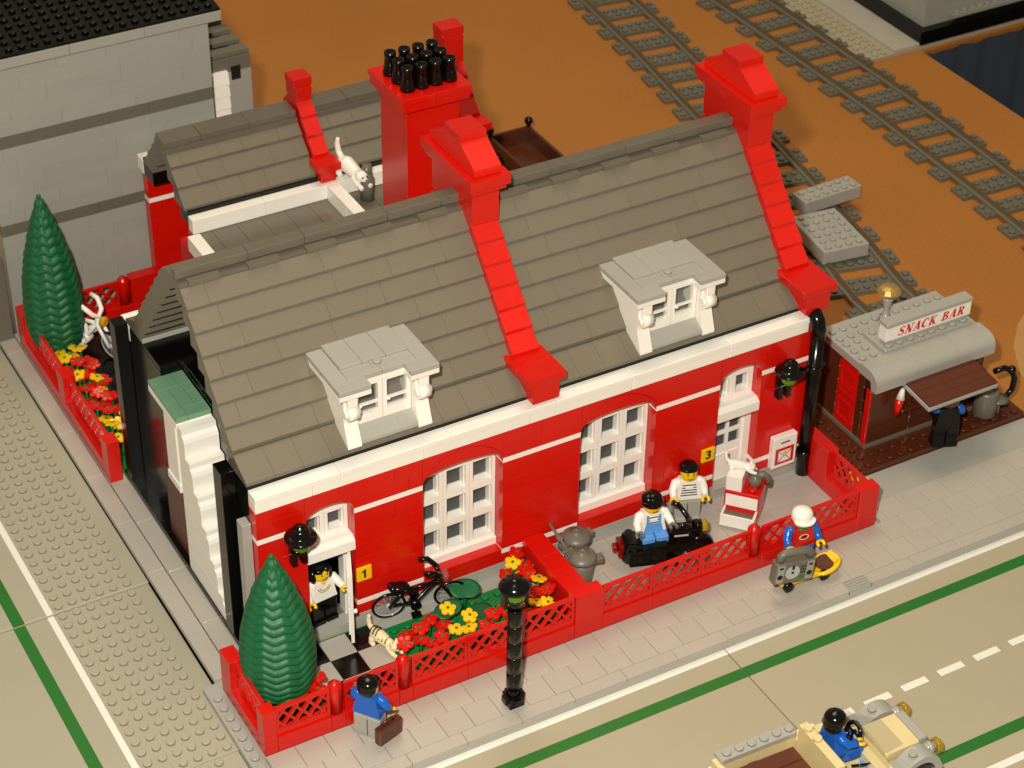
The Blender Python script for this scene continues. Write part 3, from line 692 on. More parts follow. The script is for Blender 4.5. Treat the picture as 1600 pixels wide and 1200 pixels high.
for x, y, h, c in ((11.8, 2.4, .9, 'red'), (16.2, 1.5, 1.1, 'yellow'), (13.4, 1.7, .8, 'red'), (12.3, 3.1, .9, 'red'), (13.3, 3.1, 1.0, 'red'), (12.9, 2.2, .9, 'red'), (14.2, 3.4, 1.1, 'red'), (14.9, 2.8, .9, 'red'), (14.3, 1.9, .8, 'red'), (15.6, 3.5, 1.5, 'yellow'), (15.4, 1.9, 1.0, 'yellow'), (16.6, 2.3, 1.4, 'yellow')):
    flower(x, y+1.3, h+.45, c, 'between the tan cat and the street lamp', G2)
for x, y, h, c in ((4.2, 2.7, 1.0, 'red'), (5.0, 2.9, 1.1, 'red'), (4.6, 2.0, .9, 'red'), (3.4, 1.9, .9, 'red'), (4.8, 3.9, 1.2, 'red')): flower(x+.25, y+.35, h+.6, c, 'at the foot of the front cypress', 'flowers under the front cypress')
G4 = 'flowers along the back yard wall'
for i in range(40):
    y = 45.4-i*.35; x = 2.9+(i*7 % 4)*.52+random.uniform(-.12, .12)
    c = 'yellow' if (i < 5 or i > 27 or i in (12, 14, 18)) else 'red'
    flower(x, y, 1.6+(i*37 % 5)*.18, c, 'along the back yard wall', G4, .1)
for x, y in ((49.1, 4.0), (49.3, 2.9)): flower(x, y, 1.2, 'yellow', 'behind the yard fence by the snack bar', 'flowers by the snack bar', -.1)
def leaf_plant(x, y, h, r, tilt):
    t = thing('leafy_plant', 'green toy plant with one broad round leaf by the black bicycle', 'plant', (x, y, 0), random.random()*.8-.4, 'broad-leaved plants by the bicycle')
    part('stem', B().tube([(0, 0, 0), (.05, .1, h*.6), (0, 0, h)], [.18, .1, .09], 8), 'green', t)
    vs = [(0, 0, .05)]; fs = []
    for j, q in enumerate((.4, .75, 1)):
        for i in range(24):
            a = 2*PI*i/24; notch = 1-.22*max(0, math.cos(a+PI/2))**12
            rr_ = r*q*notch; vs.append((rr_*math.cos(a)*1.15, rr_*math.sin(a)*.85, .16*q*q*abs(math.cos(a))-.03*q))
    for i in range(24): fs.append((0, 1+i, 1+(i+1) % 24))
    for j in range(2):
        for i in range(24): fs.append((1+j*24+i, 1+(j+1)*24+i, 1+(j+1)*24+(i+1) % 24, 1+j*24+(i+1) % 24))
    nv = len(vs); vs += [(a, b, c-.1) for a, b, c in vs]; fs += [tuple(i+nv for i in f[::-1]) for f in fs]
    fs += [(49+i, 49+(i+1) % 24, nv+49+(i+1) % 24, nv+49+i) for i in range(24)]
    part('leaf', B().add(vs, fs, True), 'leaf', t, (0, 0, h), tilt)
for a in ((17.6, 6.1, 1.9, .95, (.4, .1, 0)), (15.9, 5.3, 1.4, .9, (.15, -.1, .2)), (18.0, 4.3, 1.0, .95, (.3, .2, 1)), (15.2, 4.5, .6, .9, (.1, .2, 2)), (16.9, 3.3, .9, .9, (.3, 0, .4))): leaf_plant(*a)

# ------------------------------------------------------------------ street lamp
lp = thing('street_lamp', 'black toy street lamp standing on the pavement', 'street lamp', (16.15, -3.3, 0))
part('base', B().box(-.55, .55, -.55, .55, 0, .85, .04).box(-.75, .75, -.28, .28, .3, .8, .03).box(-.28, .28, -.75, .75, .3, .8, .03).lathe([(.5, .85), (.34, 1.0), (.34, 1.35), (.5, 1.5)], (0, 0, 0), 14), 'black', lp)
for k in range(5): part('post_brick', B().lathe([(.47, 0), (.5, .03), (.5, 1.33), (.47, 1.36)], (0, 0, 1.5+1.36*k), 16), 'black', lp)
part('neck', B().lathe([(.45, 0), (.36, .35), (.5, .7), (.62, .75), (.62, 1.0)], (0, 0, 8.3), 16), 'black', lp)
part('lens', B().lathe([(.5, 0), (.66, .35), (.6, .95)], (0, 0, 8.95), 12), 'trans_green', lp)
for s in (-1, 1): part('bracket', B().box(s*.74-.14, s*.74+.14, -.2, .3, 8.6, 9.9, .03), 'black', lp)
part('lamp_hood', B().lathe([(.98, 0), (1.04, .1), (1.0, .25), (.8, .5), (.5, .62), (.46, .72), (0, .74)], (0, .1, 9.9), 20), 'black', lp)

# ------------------------------------------------------------------ toy figures
def figure(label, loc, rz, torso='white', arms=None, legs='grey', hands='yellow', hair=('black', 'male'), seat=False, armang=(.3, .3), prints=None, legmats=None, tilt=0, thigh=1.5):
    arms = arms or torso
    t = thing('toy_figure', label, 'toy figure', loc, rz)
    z0 = .7 if seat else 2.0
    for i, s in enumerate((-1, 1)):
        lm = legmats[i] if legmats else legs
        if seat: part('leg', B().box(s*.5-.46, s*.5+.46, -thigh, .35, -.05, .72, .06).box(s*.5-.46, s*.5+.46, -thigh-.25, -thigh+.2, -.05-(.5 if thigh < 1.2 else 0), .95-(.3 if thigh < 1.2 else 0), .05), lm, t)
        else: part('leg', B().box(s*.5-.46, s*.5+.46, -.42, .42, .22, 1.75, .05).box(s*.5-.46, s*.5+.46, -.6, .42, 0, .3, .04), lm, t)
    part('hips', B().box(-.96, .96, -.38, .38, z0-.27, z0, .04).cyl((-.9, 0, z0-.4), .38, 1.8, 14, 'x'), legs, t)
    b = B(); w0, w1, d0, d1 = .97, .68, .48, .42
    b.add([(-w0, -d0, 0), (w0, -d0, 0), (w0, d0, 0), (-w0, d0, 0), (-w1, -d1, 1.55), (w1, -d1, 1.55), (w1, d1, 1.55), (-w1, d1, 1.55)], [(0, 3, 2, 1), (4, 5, 6, 7), (0, 1, 5, 4), (1, 2, 6, 5), (2, 3, 7, 6), (3, 0, 4, 7)])
    to = part('torso', b, torso, t, (0, 0, z0))
    for i, s in enumerate((-1, 1)):
        a = armang[i]
        sh = Vector((s*.86, 0, z0+1.25)); el = sh+Vector((s*.3, -.55*math.sin(a)*.8, -.55*math.cos(a))); wr = el+Vector((s*.02, -.62*math.sin(a+.55), -.62*math.cos(a+.55)))
        ar = part('arm', B().tube([sh+Vector((-s*.18, 0, .12)), sh+Vector((s*.06, 0, .05)), el, el+(wr-el)*.5, wr], [.26, .34, .3, .27, .24], 12).ball(tuple(sh+Vector((-s*.06, 0, .06))), .34, 12, 8), arms, t)
        d = (wr-el).normalized(); c = wr+d*.26
        hb = B(); pts = []
        sx = Vector((1, 0, 0)); 
        for q in range(11):
            an = -2.35+4.7*q/10; pts.append(c+d*(-.24*math.cos(an))+sx*(.24*math.sin(an)))
        hb.tube(pts, .125, 8).tube([wr-d*.1, wr+d*.08], .15, 8)
        hm = hands[i] if isinstance(hands, tuple) else hands
        part('hand', hb, hm, t)
    hz = z0+1.6
    hd = part('head', B().lathe([(.3, -.06), (.34, .02), (.5, .06), (.6, .18), (.62, .35), (.62, .78), (.58, .95), (.45, 1.05), (.3, 1.07), (.3, 1.25)], (0, 0, 0), 20), 'yellow', t, (0, 0, hz), (0, 0, tilt))
    part('face', B().ball((-.2, -.585, .66), (.06, .04, .075), 8, 6).ball((.2, -.585, .66), (.06, .04, .075), 8, 6).tube([(-.2, -.6, .37), (-.1, -.63, .31), (.1, -.63, .31), (.2, -.6, .37)], .025, 6).tube([(-.32, -.55, .8), (-.14, -.61, .83)], .022, 6).tube([(.32, -.55, .8), (.14, -.61, .83)], .022, 6), 'ink', hd)
    mat, kind = hair
    hb = B()
    if kind == 'male': hb.ball((0, .1, .92), (.73, .72, .46)).ball((0, .3, .62), (.67, .5, .62)).ball((-.2, -.4, 1.02), (.42, .26, .17), 10, 6)
    if kind == 'female':
        hb.ball((0, .1, .85), (.74, .7, .52)).ball((-.62, .1, .3), (.26, .5, .62), 10, 6).ball((.62, .1, .3), (.26, .5, .62), 10, 6).ball((0, .45, .3), (.66, .36, .7), 12, 6).ball((.3, -.4, .98), (.35, .25, .22), 8, 6).ball((-.3, -.4, .98), (.35, .25, .22), 8, 6)
    if kind == 'cap':
        hb.lathe([(.72, .5), (.74, .62), (.76, .95), (.66, 1.2), (.4, 1.36), (0, 1.4)], (0, .04, 0), 20)
        pts = [(.82*math.sin(-1.25+2.5*i/14), -.25-.78*math.cos(-1.25+2.5*i/14)) for i in range(15)]
        hb.prism(pts+[(.7, -.05), (-.7, -.05)], 'z', .58, .68)
    if kind == 'beanie': hb.lathe([(.72, .58), (.78, .64), (.78, .9), (.74, .95), (.72, 1.15), (.55, 1.4), (.25, 1.52), (0, 1.53)], (0, .04, 0), 20).ball((-.35, .0, 1.15), (.5, .6, .4))
    if kind == 'long': hb.ball((0, .08, .85), (.76, .74, .55)).ball((0, .2, .45), (.75, .64, .75))
    part({'cap': 'cap', 'beanie': 'knit_cap'}.get(kind, 'hair'), hb, mat, hd)
    def pr(name, b_, mt): part(name, b_, mt, to)
    k = (d0-d1)/1.55
    def fy(z): return -(d0-k*z)-.006
    if prints == 'stripes' or prints == 'overalls':
        for q in range(5):
            z = .35+q*.22; pr('stripe', B().box(-.62+.03*q, .62-.03*q, fy(z)-.012, fy(z)+.04, z, z+.08), 'ink')
        pr('name_patch', B().box(-.28, .28, fy(1.1)-.02, fy(1.1)+.04, .98, 1.12), 'white')
    if prints == 'overalls':
        pr('bib', B().prism([(-.75, 0), (-.55, .75), (.55, .75), (.75, 0)], 'y', -d0-.03, -d0+.04), 'sky_blue')
        for s in (-1, 1): pr('strap', B().box(s*.45-.08, s*.45+.08, -d0-.02, -d0+.1, .75, 1.5), 'sky_blue')
        pr('bib_pocket', B().box(-.3, .3, -d0-.035, -d0, .25, .6), 'sky_blue')
    if prints == 'necklace':
        for R, zc in ((.36, 1.25), (.5, 1.25)): pr('necklace', B().tube([(R*math.sin(-1.3+2.6*q/12), fy(zc-R*math.cos(-1.3+2.6*q/12))-.005, zc-R*1.1*math.cos(-1.3+2.6*q/12)) for q in range(13)], .035, 6), 'gilt')
        pr('neckline', B().prism([(-.25, 1.54), (.25, 1.54), (0, 1.25)], 'y', fy(1.4)-.02, fy(1.4)+.05), 'yellow')
    if prints == 'logo':
        pr('emblem', B().ring((0, 0, 0), .34, .035, 'y', 20, 6).xf(Matrix.Translation((.05, fy(.8)-.01, .8)) @ Matrix.Diagonal((1, .4, .62, 1))), 'white')
        pr('emblem_mark', B().ball((.08, fy(.8), .8), (.2, .03, .12), 8, 6), 'ink'); pr('collar', B().tube([(-.42, -.3, 1.56), (-.2, -.46, 1.5), (.2, -.46, 1.5), (.42, -.3, 1.56)], .09, 8), 'green')
    return t
def strap(parent, pts, mat='brown'): part('strap', B().tube(pts, .04, 6), mat, parent)
figure('toy woman in white top with gold necklace and black trousers standing in the doorway', (8.35, 9.2, .8), .12, 'white', 'white', 'black', hair=('black', 'female'), prints='necklace', armang=(.3, 1.0))
figure('toy man with black hair, blue jacket and grey trousers walking past the garden fence', (6.75, -1.3, 0), 2.2, 'blue', 'blue', 'grey', hair=('black', 'male'), armang=(.25, .35))
figure('toy man in white shirt with black stripes standing behind the motorcycle', (36.4, 7.25, 0), -.35, 'white', 'white', 'grey', hair=('black', 'male'), prints='stripes', armang=(.55, .25))
figure('toy rider in black knit cap and light blue bib overalls sitting on the black motorcycle', (31.75, 4.85, 1.9), -.2, 'white', 'white', 'sky_blue', ('dkgrey', 'dkgrey'), hair=('black', 'beanie'), prints='overalls', armang=(.5, .9), seat=True, thigh=.85)
boy = figure('toy boy in white cap and red shirt with blue sleeves riding the yellow scooter board', (39.95, -1.5, .72), -.15, 'red', 'blue', 'blue', hair=('white', 'cap'), prints='logo', armang=(.5, .4))
strap(boy, [(-.8, -.55, 1.9), (0, -.56, 2.1), (.9, -.5, 2.25)])

def briefcase(loc, rz):
    t = thing('briefcase', 'brown toy briefcase carried by the man in the blue jacket', 'briefcase', loc, rz)
    part('case', B().box(-1.0, 1.0, -.28, .28, 0, 1.25, .08), 'brown', t); part('handle', B().tube([(-.4, 0, 1.2), (-.35, 0, 1.5), (.35, 0, 1.5), (.4, 0, 1.2)], .09, 8), 'brown', t)
briefcase((7.5, -2.45, .35), .3)

# ------------------------------------------------------------------ bicycles
def bicycle(label, loc, rz, mat, lampmat, lean=0, sc=1):
    t = thing('bicycle', label, 'bicycle', loc, rot=(lean, 0, rz)); t.scale = (sc, sc, sc)
    R = 1.08
    for x in (-1.95, 1.95):
        wl = part('wheel', B().ring((0, 0, 0), .88, .05, 'y', 28, 6).cyl((0, -.14, 0), .16, .28, 10, 'y'), 'silver', t, (x, 0, R))
        part('tyre', B().ring((0, 0, 0), R-.1, .1, 'y', 32, 8), 'black', wl); part('disc', B().cyl((0, -.03, 0), .86, .06, 28, 'y'), 'clear', wl)
        sp_ = B()
        for k in range(10):
            a = k*PI/5; sp_.tube([(.1*math.cos(a), 0, .1*math.sin(a)), (.85*math.cos(a+.15), 0, .85*math.sin(a+.15))], .018, 5)
        part('spokes', sp_, 'silver', wl)
    fr = B().tube([(-1.95, 0, R), (-.3, 0, .85), (1.0, 0, 2.6)], .15, 8).tube([(-1.95, .2, R), (-1.15, .16, 2.2)], .11, 8).tube([(-1.95, -.2, R), (-1.15, -.16, 2.2)], .11, 8).tube([(-1.15, 0, 2.25), (-.25, 0, 1.75), (-.3, 0, .85)], .16, 8).tube([(-.9, 0, 2.1), (1.0, 0, 2.45)], .13, 8)
    for s in (-1, 1): fr.tube([(1.05, s*.2, 2.7), (1.95, s*.2, R)], .12, 8)
    fr.tube([(.95, 0, 2.4), (1.15, 0, 3.0)], .2, 8); part('frame', fr, mat, t)
    part('seat', B().ball((-1.3, 0, 2.62), (.62, .4, .2)).ball((-1.75, 0, 2.7), (.3, .42, .22), 10, 6).cyl((-1.25, 0, 2.1), .14, .45, 8), mat, t)
    part('handlebar', B().tube([(.05, .6, 4.0), (.6, .62, 3.9), (1.1, .4, 3.4), (1.15, 0, 3.05), (1.1, -.4, 3.4), (.6, -.62, 3.9), (.05, -.6, 4.0)], .16, 10), mat, t)
    part('pedal', B().cyl((-.3, -.3, .85), .34, .6, 12, 'y').box(-.65, -.05, -.75, -.35, .3, .5, .03).box(-.55, .05, .35, .75, 1.1, 1.3, .03).tube([(-.3, -.35, .85), (-.35, -.4, .4)], .09, 6), mat, t)
    part('headlamp', B().lathe([(.1, -.25), (.34, 0), (.36, .15), (.2, .28)], (1.5, 0, 2.85), 12, 'x'), lampmat, t)
bicycle('black toy bicycle leaning by the red house wall', (14.75, 7.35, .12), -.2, 'black', 'clear', .12, 1.12)
bicycle('white toy bicycle parked in the back yard', (6.0, 47.3, .12), -1.15, 'white', 'trans_yellow', .05, 1.25)

# ------------------------------------------------------------------ motorcycle
mc = thing('motorcycle', 'black toy motorcycle with red tail light and yellow headlamp in the yard', 'motorcycle', (32.15, 4.2, 0), -.33); mc.scale = (1.08, 1.08, 1.08)
part('body', B().prism([(-2.5, .75), (-2.5, 1.9), (-2.3, 2.05), (-.2, 2.05), (.1, 1.55), (.9, 1.6), (1.1, 2.15), (1.9, 2.2), (2.2, 1.7), (1.3, .55), (.8, .5)], 'y', -.55, .55).box(-2.4, .4, -.9, .9, .7, 2.0, .12), 'black', mc)
part('fuel_tank', B().box(.55, 1.95, -.5, .5, 2.1, 2.65, .14), 'black', mc); part('tank_stripe', B().box(.8, 1.75, -.512, -.4, 2.2, 2.34), 'silver', mc)
part('running_board', B().box(-2.2, .9, -1.0, 1.0, .5, .68, .05), 'black', mc)
for s in (-1, 1): part('saddlebag', B().box(-2.3, -.75, s*.82-.28, s*.82+.28, .75, 1.75, .1).stud(-1.2, s*.82, 1.75).stud(-1.9, s*.82, 1.75), 'black', mc)
for x in (-1.7, 2.65):
    wl = part('wheel', B().cyl((0, -.3, 0), .48, .6, 14, 'y'), 'dkgrey', mc, (x, 0, .95)); ty = B()
    ty.lathe([(.5, -.42), (.85, -.42), (.95, -.3), (.95, .3), (.85, .42), (.5, .42)], (0, 0, 0), 24, 'y')
    for k in range(16):
        a = k*PI/8; ty.box(-.09, .09, -.36, .36, .9, 1.0).v[-8:] = [tuple(Matrix.Rotation(a, 3, 'Y') @ Vector(v)) for v in ty.v[-8:]]
    part('tyre', ty, 'black', wl)
part('fork', B().tube([(1.75, .38, 2.5), (2.65, .38, .95)], .14, 8).tube([(1.75, -.38, 2.5), (2.65, -.38, .95)], .14, 8).box(1.6, 2.3, -.45, .45, 2.1, 2.6, .06), 'black', mc)
part('handlebar', B().tube([(.95, 1.15, 3.75), (1.4, 1.1, 3.55), (1.85, .6, 3.0), (1.95, 0, 2.7), (1.85, -.6, 3.0), (1.4, -1.1, 3.55), (.95, -1.15, 3.75)], .17, 10), 'black', mc)
part('headlamp', B().cyl((2.2, 0, 2.55), .42, .5, 14, 'x').cyl((2.3, 0, 2.55), .46, .2, 14, 'x'), 'black', mc); part('lens', B().lathe([(.4, 0), (.42, .3), (.3, .42)], (2.7, 0, 2.55), 12, 'x'), 'trans_yellow', mc)
part('tail_light', B().box(-2.85, -2.5, -.5, .5, .95, 1.95, .04).lathe([(.32, 0), (.32, .3), (.2, .32)], (-3.15, 0, 1.45), 10, 'x'), 'trans_red', mc)
part('exhaust', B().box(-.2, 1.1, -.95, -.55, .1, .5, .05), 'black', mc)

# ------------------------------------------------------------------ scooter board, radio
sk = thing('scooter_board', 'yellow toy scooter board with black wheels under the boy', 'scooter', (39.7, -2.4, 0), -.05)
nb = []
pr_ = [(-2.3, .78), (-1.9, .5), (-1.2, .45), (1.2, .45), (1.9, .62), (2.7, 1.25)]
for (xa, za), (xb, zb) in zip(pr_, pr_[1:]): nb.append((xa, za, xb, zb))
db = B()
wd = [.25, .55, .62, .62, .7, .5]
vs = []; fs = []
for (x, z), w_ in zip(pr_, wd): vs += [(x, -w_, z), (x, w_, z), (x, w_, z+.17), (x, -w_, z+.17)]
for i in range(len(pr_)-1):
    a = i*4; b = a+4; fs += [(a, a+1, b+1, b), (a+1, a+2, b+2, b+1), (a+2, a+3, b+3, b+2), (a+3, a, b, b+3)]
fs += [(0, 1, 2, 3), (20, 21, 22, 23)]
part('deck', db.add(vs, fs), 'yellow', sk)
part('nose_hoop', B().tube([(1.9+1.05*math.cos(t), .82*math.sin(t), .78+.30*math.cos(t)) for t in [2*PI*i/24 for i in range(24)]], .17, 8, True), 'yellow', sk)
part('nose_well', B().lathe([(.7, -.03), (.7, .03)], (0, 0, 0), 20), 'brown', sk, (1.9, 0, .98), (0, -.27, 0))
for x in (-1.45, 1.5):
    part('truck', B().box(x-.25, x+.25, -.3, .3, .3, .5), 'yellow', sk)
    for s in (-1, 1): part('wheel', B().lathe([(.2, -.2), (.4, -.17), (.4, .17), (.2, .2)], (x, s*.62, .4), 16, 'y'), 'black', sk)
rd = thing('radio', 'dark grey toy stereo radio with round speakers held by the boy', 'radio', (38.1, -3.2, 1.45), -.12, rot=(0, .1, -.12)); rd.scale = (1.13, 1.13, 1.13)
part('case', B().box(-1.35, 1.35, -.35, .35, 0, 1.55, .06), 'clay', rd)
part('handle', B().tube([(-1.05, 0, 1.5), (-1.0, 0, 1.95), (-.8, 0, 2.1), (.8, 0, 2.1), (1.0, 0, 1.95), (1.05, 0, 1.5)], .26, 10), 'clay', rd)
for s in (-1, 1):
    sp_ = part('speaker_panel', B().box(s*1.02-.24, s*1.02+.24, -.365, -.34, .1, 1.45), 'stone', rd)
    part('speaker_cone', B().cyl((s*1.02, -.37, .55), .19, -.01, 14, 'y'), 'ink', sp_); part('tweeter', B().box(s*1.02-.12, s*1.02+.12, -.385, -.36, 1.15, 1.3), 'ink', sp_)
part('disc', B().cyl((-.18, -.352, .78), .5, -.02, 24, 'y'), 'silver', rd); part('spindle', B().cyl((-.18, -.37, .78), .1, -.02, 10, 'y').box(-.28, -.08, -.376, -.36, 1.0, 1.3), 'ink', rd)
part('display', B().box(.32, .72, -.365, -.34, .2, .42), 'green', rd)
for i in range(3):
    for j in range(3): part('button', B().box(.35+i*.14, .43+i*.14, -.37, -.34, .62+j*.22, .74+j*.22), 'ink', rd)

# ------------------------------------------------------------------ dustbins with tool
def dustbin(label, x, y, rz):
    t = thing('dustbin', label, 'dustbin', (x, y, 0), rz, 'dustbins in the yard')
    part('bin', B().lathe([(.72, 0), (.78, .1), (.88, 2.1)], (0, 0, 0), 20), 'clay', t)
    part('lid', B().lathe([(1.02, 2.05), (1.06, 2.2), (.98, 2.35), (.7, 2.55), (.3, 2.64), (.28, 2.72), (.16, 2.73), (.14, 2.6)], (0, 0, 0), 22), 'clay', t)
    for s in (-1, 1): part('handle', B().box(s*1.15-.32, s*1.15+.32, -.34, .34, 1.75, 2.12, .05), 'clay', t)
dustbin('dark grey toy dustbin close to the house wall, a tool leaning on it', 26.9, 6.9, .2); dustbin('dark grey toy dustbin farther from the house wall, beside the dividing wall', 26.15, 4.85, -.3)
tl = thing('garden_tool', 'grey toy rake leaning on the dustbins', 'rake', (25.2, 5.7, 3.0), 0, rot=(-1.05, -.05, .15)); tl.scale = (.62, .62, .62)
part('shaft', B().tube([(0, 0, -.9), (0, 0, 3.0)], .17, 8), 'clay', tl); part('grip', B().box(-.3, .3, -.22, .22, .6, 1.3, .05), 'clay', tl)
for i in range(5): part('tine', B().box(-.65+i*.27, -.52+i*.27, -.08, .08, -1.6, -.75), 'clay', tl)
part('rake_head', B().box(-.7, .65, -.12, .12, -.8, -.55, .03), 'clay', tl)

# ------------------------------------------------------------------ red cabinet with drawer
cbn = thing('drawer_cabinet', 'red toy cabinet with an open white drawer beside the second door', 'cabinet', (40.45, 5.75, 0), -.84); cbn.scale = (1.12, 1.12, 1.05)
part('carcass', B().box(-1.15, 1.15, -1.0, 1.0, 0, 2.4, .04), 'red', cbn)
for x in (-.5, .5):
    for y in (-.5, .5):
        if not (x < 0 < y): part('stud', B().stud(x*1.1, y, 2.4), 'red', cbn)
part('drawer_front', B().box(-1.05, 1.05, -1.06, -1.0, 1.2, 2.15, .02), 'white', cbn)
dw = part('drawer', B().box(-1.1, 1.1, -2.05, -1.9, .2, 1.1).box(-1.1, -.97, -1.9, -1.0, .2, 1.1).box(.97, 1.1, -1.9, -1.0, .2, 1.1).box(-.97, .97, -1.9, -1.0, .2, .3), 'white', cbn); part('drawer_lining', B().box(-.96, .96, -1.89, -1.01, .3, .75), 'dkgrey', dw)
part('work_block', B().box(-1.15, -.1, -.9, .95, 2.4, 3.6, .03), 'white', cbn)
tp = part('tap', B().lathe([(.42, 0), (.46, .7), (.3, .8), (.3, .95)], (0, 0, 0), 14), 'clay', cbn, (.55, .1, 2.4))
part('spout', B().tube([(.1, 0, .85), (-.2, 0, 1.15), (-.7, .1, 1.2), (-1.1, .15, 1.35)], [.3, .24, .18, .13], 10).tube([(.1, 0, .9), (.5, .2, .95), (.75, .35, .6), (.75, .4, .05)], [.28, .24, .22, .2], 10), 'clay', tp)

# ------------------------------------------------------------------ cats
def cat(label, loc, rz, mat, stripes, scale=1.0, rx=0):
    b = B().tube([(0, .95, .75), (0, .5, .8), (0, -.1, .68), (0, -.6, .6), (0, -.85, .62)], [.34, .48, .42, .36, .3], 14).ball((0, .7, .72), (.46, .5, .48)).ball((0, -1.0, .68), (.4, .36, .34)).ball((0, -1.28, .58), (.2, .16, .14), 10, 6)
    b.tube([(0, .95, .9), (0, 1.3, 1.25), (0, 1.4, 1.75), (0, 1.32, 2.1)], [.2, .19, .17, .12], 10)
    for s in (-1, 1):
        b.lathe([(.15, 0), (.08, .22), (0, .34)], (s*.24, -.92, .92), 8)
        b.tube([(s*.26, -.55, .55), (s*.3, -1.0, .25), (s*.3, -1.5, .14)], [.2, .17, .15], 8)
        b.tube([(s*.34, .75, .6), (s*.42, .8, .25), (s*.42, .5, .12)], [.26, .2, .16], 8)
    b.xf(Matrix.Scale(scale, 4))
    t = thing('toy_cat', label, 'toy cat', loc, rot=(rx, 0, rz)); bd = part('body', b, mat, t)
    md = bd.modifiers.new('blend', 'REMESH'); md.mode = 'VOXEL'; md.voxel_size = .055*S; md.use_smooth_shade = True
    f = B().ball((-.15, -1.33, .75), (.06, .05, .07), 6, 5).ball((.15, -1.33, .75), (.06, .05, .07), 6, 5).ball((0, -1.45, .6), (.06, .04, .04), 6, 5); part('face', f.xf(Matrix.Scale(scale, 4)), 'ink', t)
    if stripes:
        for k in range(6):
            y = .95-.27*k; rr_ = .5-.012*k if k else .46
            sb_ = B().tube([(rr_*math.sin(a), y+.05*math.cos(a*2), (.79 if k < 3 else .72-.02*k)+(rr_ if k < 3 else rr_-.06)*math.cos(a)) for a in [-1.05+2.1*q/10 for q in range(11)]], .045, 6)
            part('stripe', sb_.xf(Matrix.Scale(scale, 4)), 'ink', t)
cat('tan striped toy cat stretching on the garden green', (11.05, 5.3, .12), .35, 'cream', True)
cat('white toy cat stretching on the white roof parapet of the red house', (26.1, 40.3, 13.86), .15, 'white', False, 1.35)
cat('white toy cat crouching on the red cabinet by the second door', (40.1, 6.15, 3.6), .9, 'white', False, .8)
# ------------------------------------------------------------------ snack bar
def ribbon(pts, ws):
    l, r = [], []
    for i, (x, y) in enumerate(pts):
        a = pts[max(i-1, 0)]; b = pts[min(i+1, len(pts)-1)]; dx, dy = b[0]-a[0], b[1]-a[1]; n = math.hypot(dx, dy) or 1; h = ws[i]/2
        l.append((x-dy/n*h, y+dx/n*h)); r.append((x+dy/n*h, y-dx/n*h))
    return l+r[::-1]
def arcp(cx, cy, rx, ry, a0, a1, n=10): return [(cx+rx*math.cos(a0+(a1-a0)*i/n), cy+ry*math.sin(a0+(a1-a0)*i/n)) for i in range(n+1)]
def bar(x0, y0, x1, y1, w): return ribbon([(x0, y0), (x1, y1)], [w, w])
def serif(x, y, w=.34): return [(x-w/2, y-.03), (x+w/2, y-.03), (x+w/2, y+.03), (x-w/2, y+.03)]
def glyph(c):
    if c == 'S': return [ribbon([(.62, .74), (.56, .9), (.38, .97), (.2, .9), (.13, .74), (.26, .58), (.48, .44), (.6, .28), (.52, .1), (.34, .03), (.16, .1), (.08, .27)], [.05, .07, .1, .13, .19, .24, .24, .19, .13, .1, .07, .05]), bar(.62, .72, .62, .98, .05), bar(.08, .28, .08, .02, .05)], .72
    if c == 'N': return [bar(.16, 0, .16, 1, .08), bar(.12, 1, .66, 0, .25), bar(.7, 0, .7, 1, .08), serif(.16, .03), serif(.1, .97, .28), serif(.7, .97)], .86
    if c == 'A': return [bar(.12, 0, .42, 1, .08), bar(.42, .98, .66, 0, .25), bar(.2, .3, .56, .3, .07), serif(.12, .03, .3), serif(.66, .03, .38)], .84
    if c == 'C': return [ribbon(arcp(.42, .5, .31, .46, .75, 5.5, 16), [.06, .08, .1, .12, .15, .18, .21, .24, .25, .25, .24, .21, .17, .13, .1, .08, .06]), bar(.68, .68, .68, .98, .05)], .78
    if c == 'K': return [bar(.2, 0, .2, 1, .22), bar(.28, .42, .64, .97, .07), bar(.36, .58, .68, .02, .23), serif(.2, .03, .42), serif(.2, .97, .42), serif(.64, .97, .3), serif(.7, .03, .36)], .86
    if c in 'BR':
        g = [bar(.2, 0, .2, 1, .22), serif(.18, .97, .38), serif(.18, .03, .38), ribbon([(.2, .97), (.4, .96), (.54, .88), (.57, .74), (.52, .6), (.38, .53), (.2, .52)], [.06, .08, .15, .22, .15, .08, .06])]
        if c == 'B': g.append(ribbon([(.2, .5), (.42, .49), (.6, .4), (.64, .26), (.58, .11), (.42, .04), (.2, .03)], [.06, .08, .16, .24, .16, .08, .06]))
        else: g += [bar(.4, .52, .64, .02, .22), serif(.68, .03, .3)]
        return g, .8
    return [], .5
def sign_letters(par):
    x = -2.95
    for c in 'SNACK BAR':
        g, wd_ = glyph(c)
        if g:
            b = B()
            for i, poly in enumerate(g): b.prism([((px+.25*py)*.82, py*.76) for px, py in poly], 'y', -.015-.002*i, .02)
            part('letter', b, 'red', par, (x, -.452, .22))
        x += wd_*.9
kb = tag(link('brown_plate', B().box(48.9, 66.2, 5.0, 17.8, -.97, .3, .03).mesh('brown_plate', 'brown')), 'dark brown studded base plate under the snack bar', 'plate')
studs('stud_field', 'brown', kb, [(49.5+i, 5.5+j, .3) for i in range(17) for j in range(9) if not (52.2 < 49.5+i < 63.4 and 5.5+j > 7.1)])
K = thing('snack_bar', 'brown toy snack bar kiosk with light grey roof and red door', 'kiosk', (57.8, 10.5, .3))
kx0, kx1, ky0, ky1 = 52.5, 63.2, 7.3, 13.6
wpart('footing', B().box(kx0-.12, kx1+.12, ky0-.12, ky1+.12, .3, .62, .02), 'dkgrey', K)
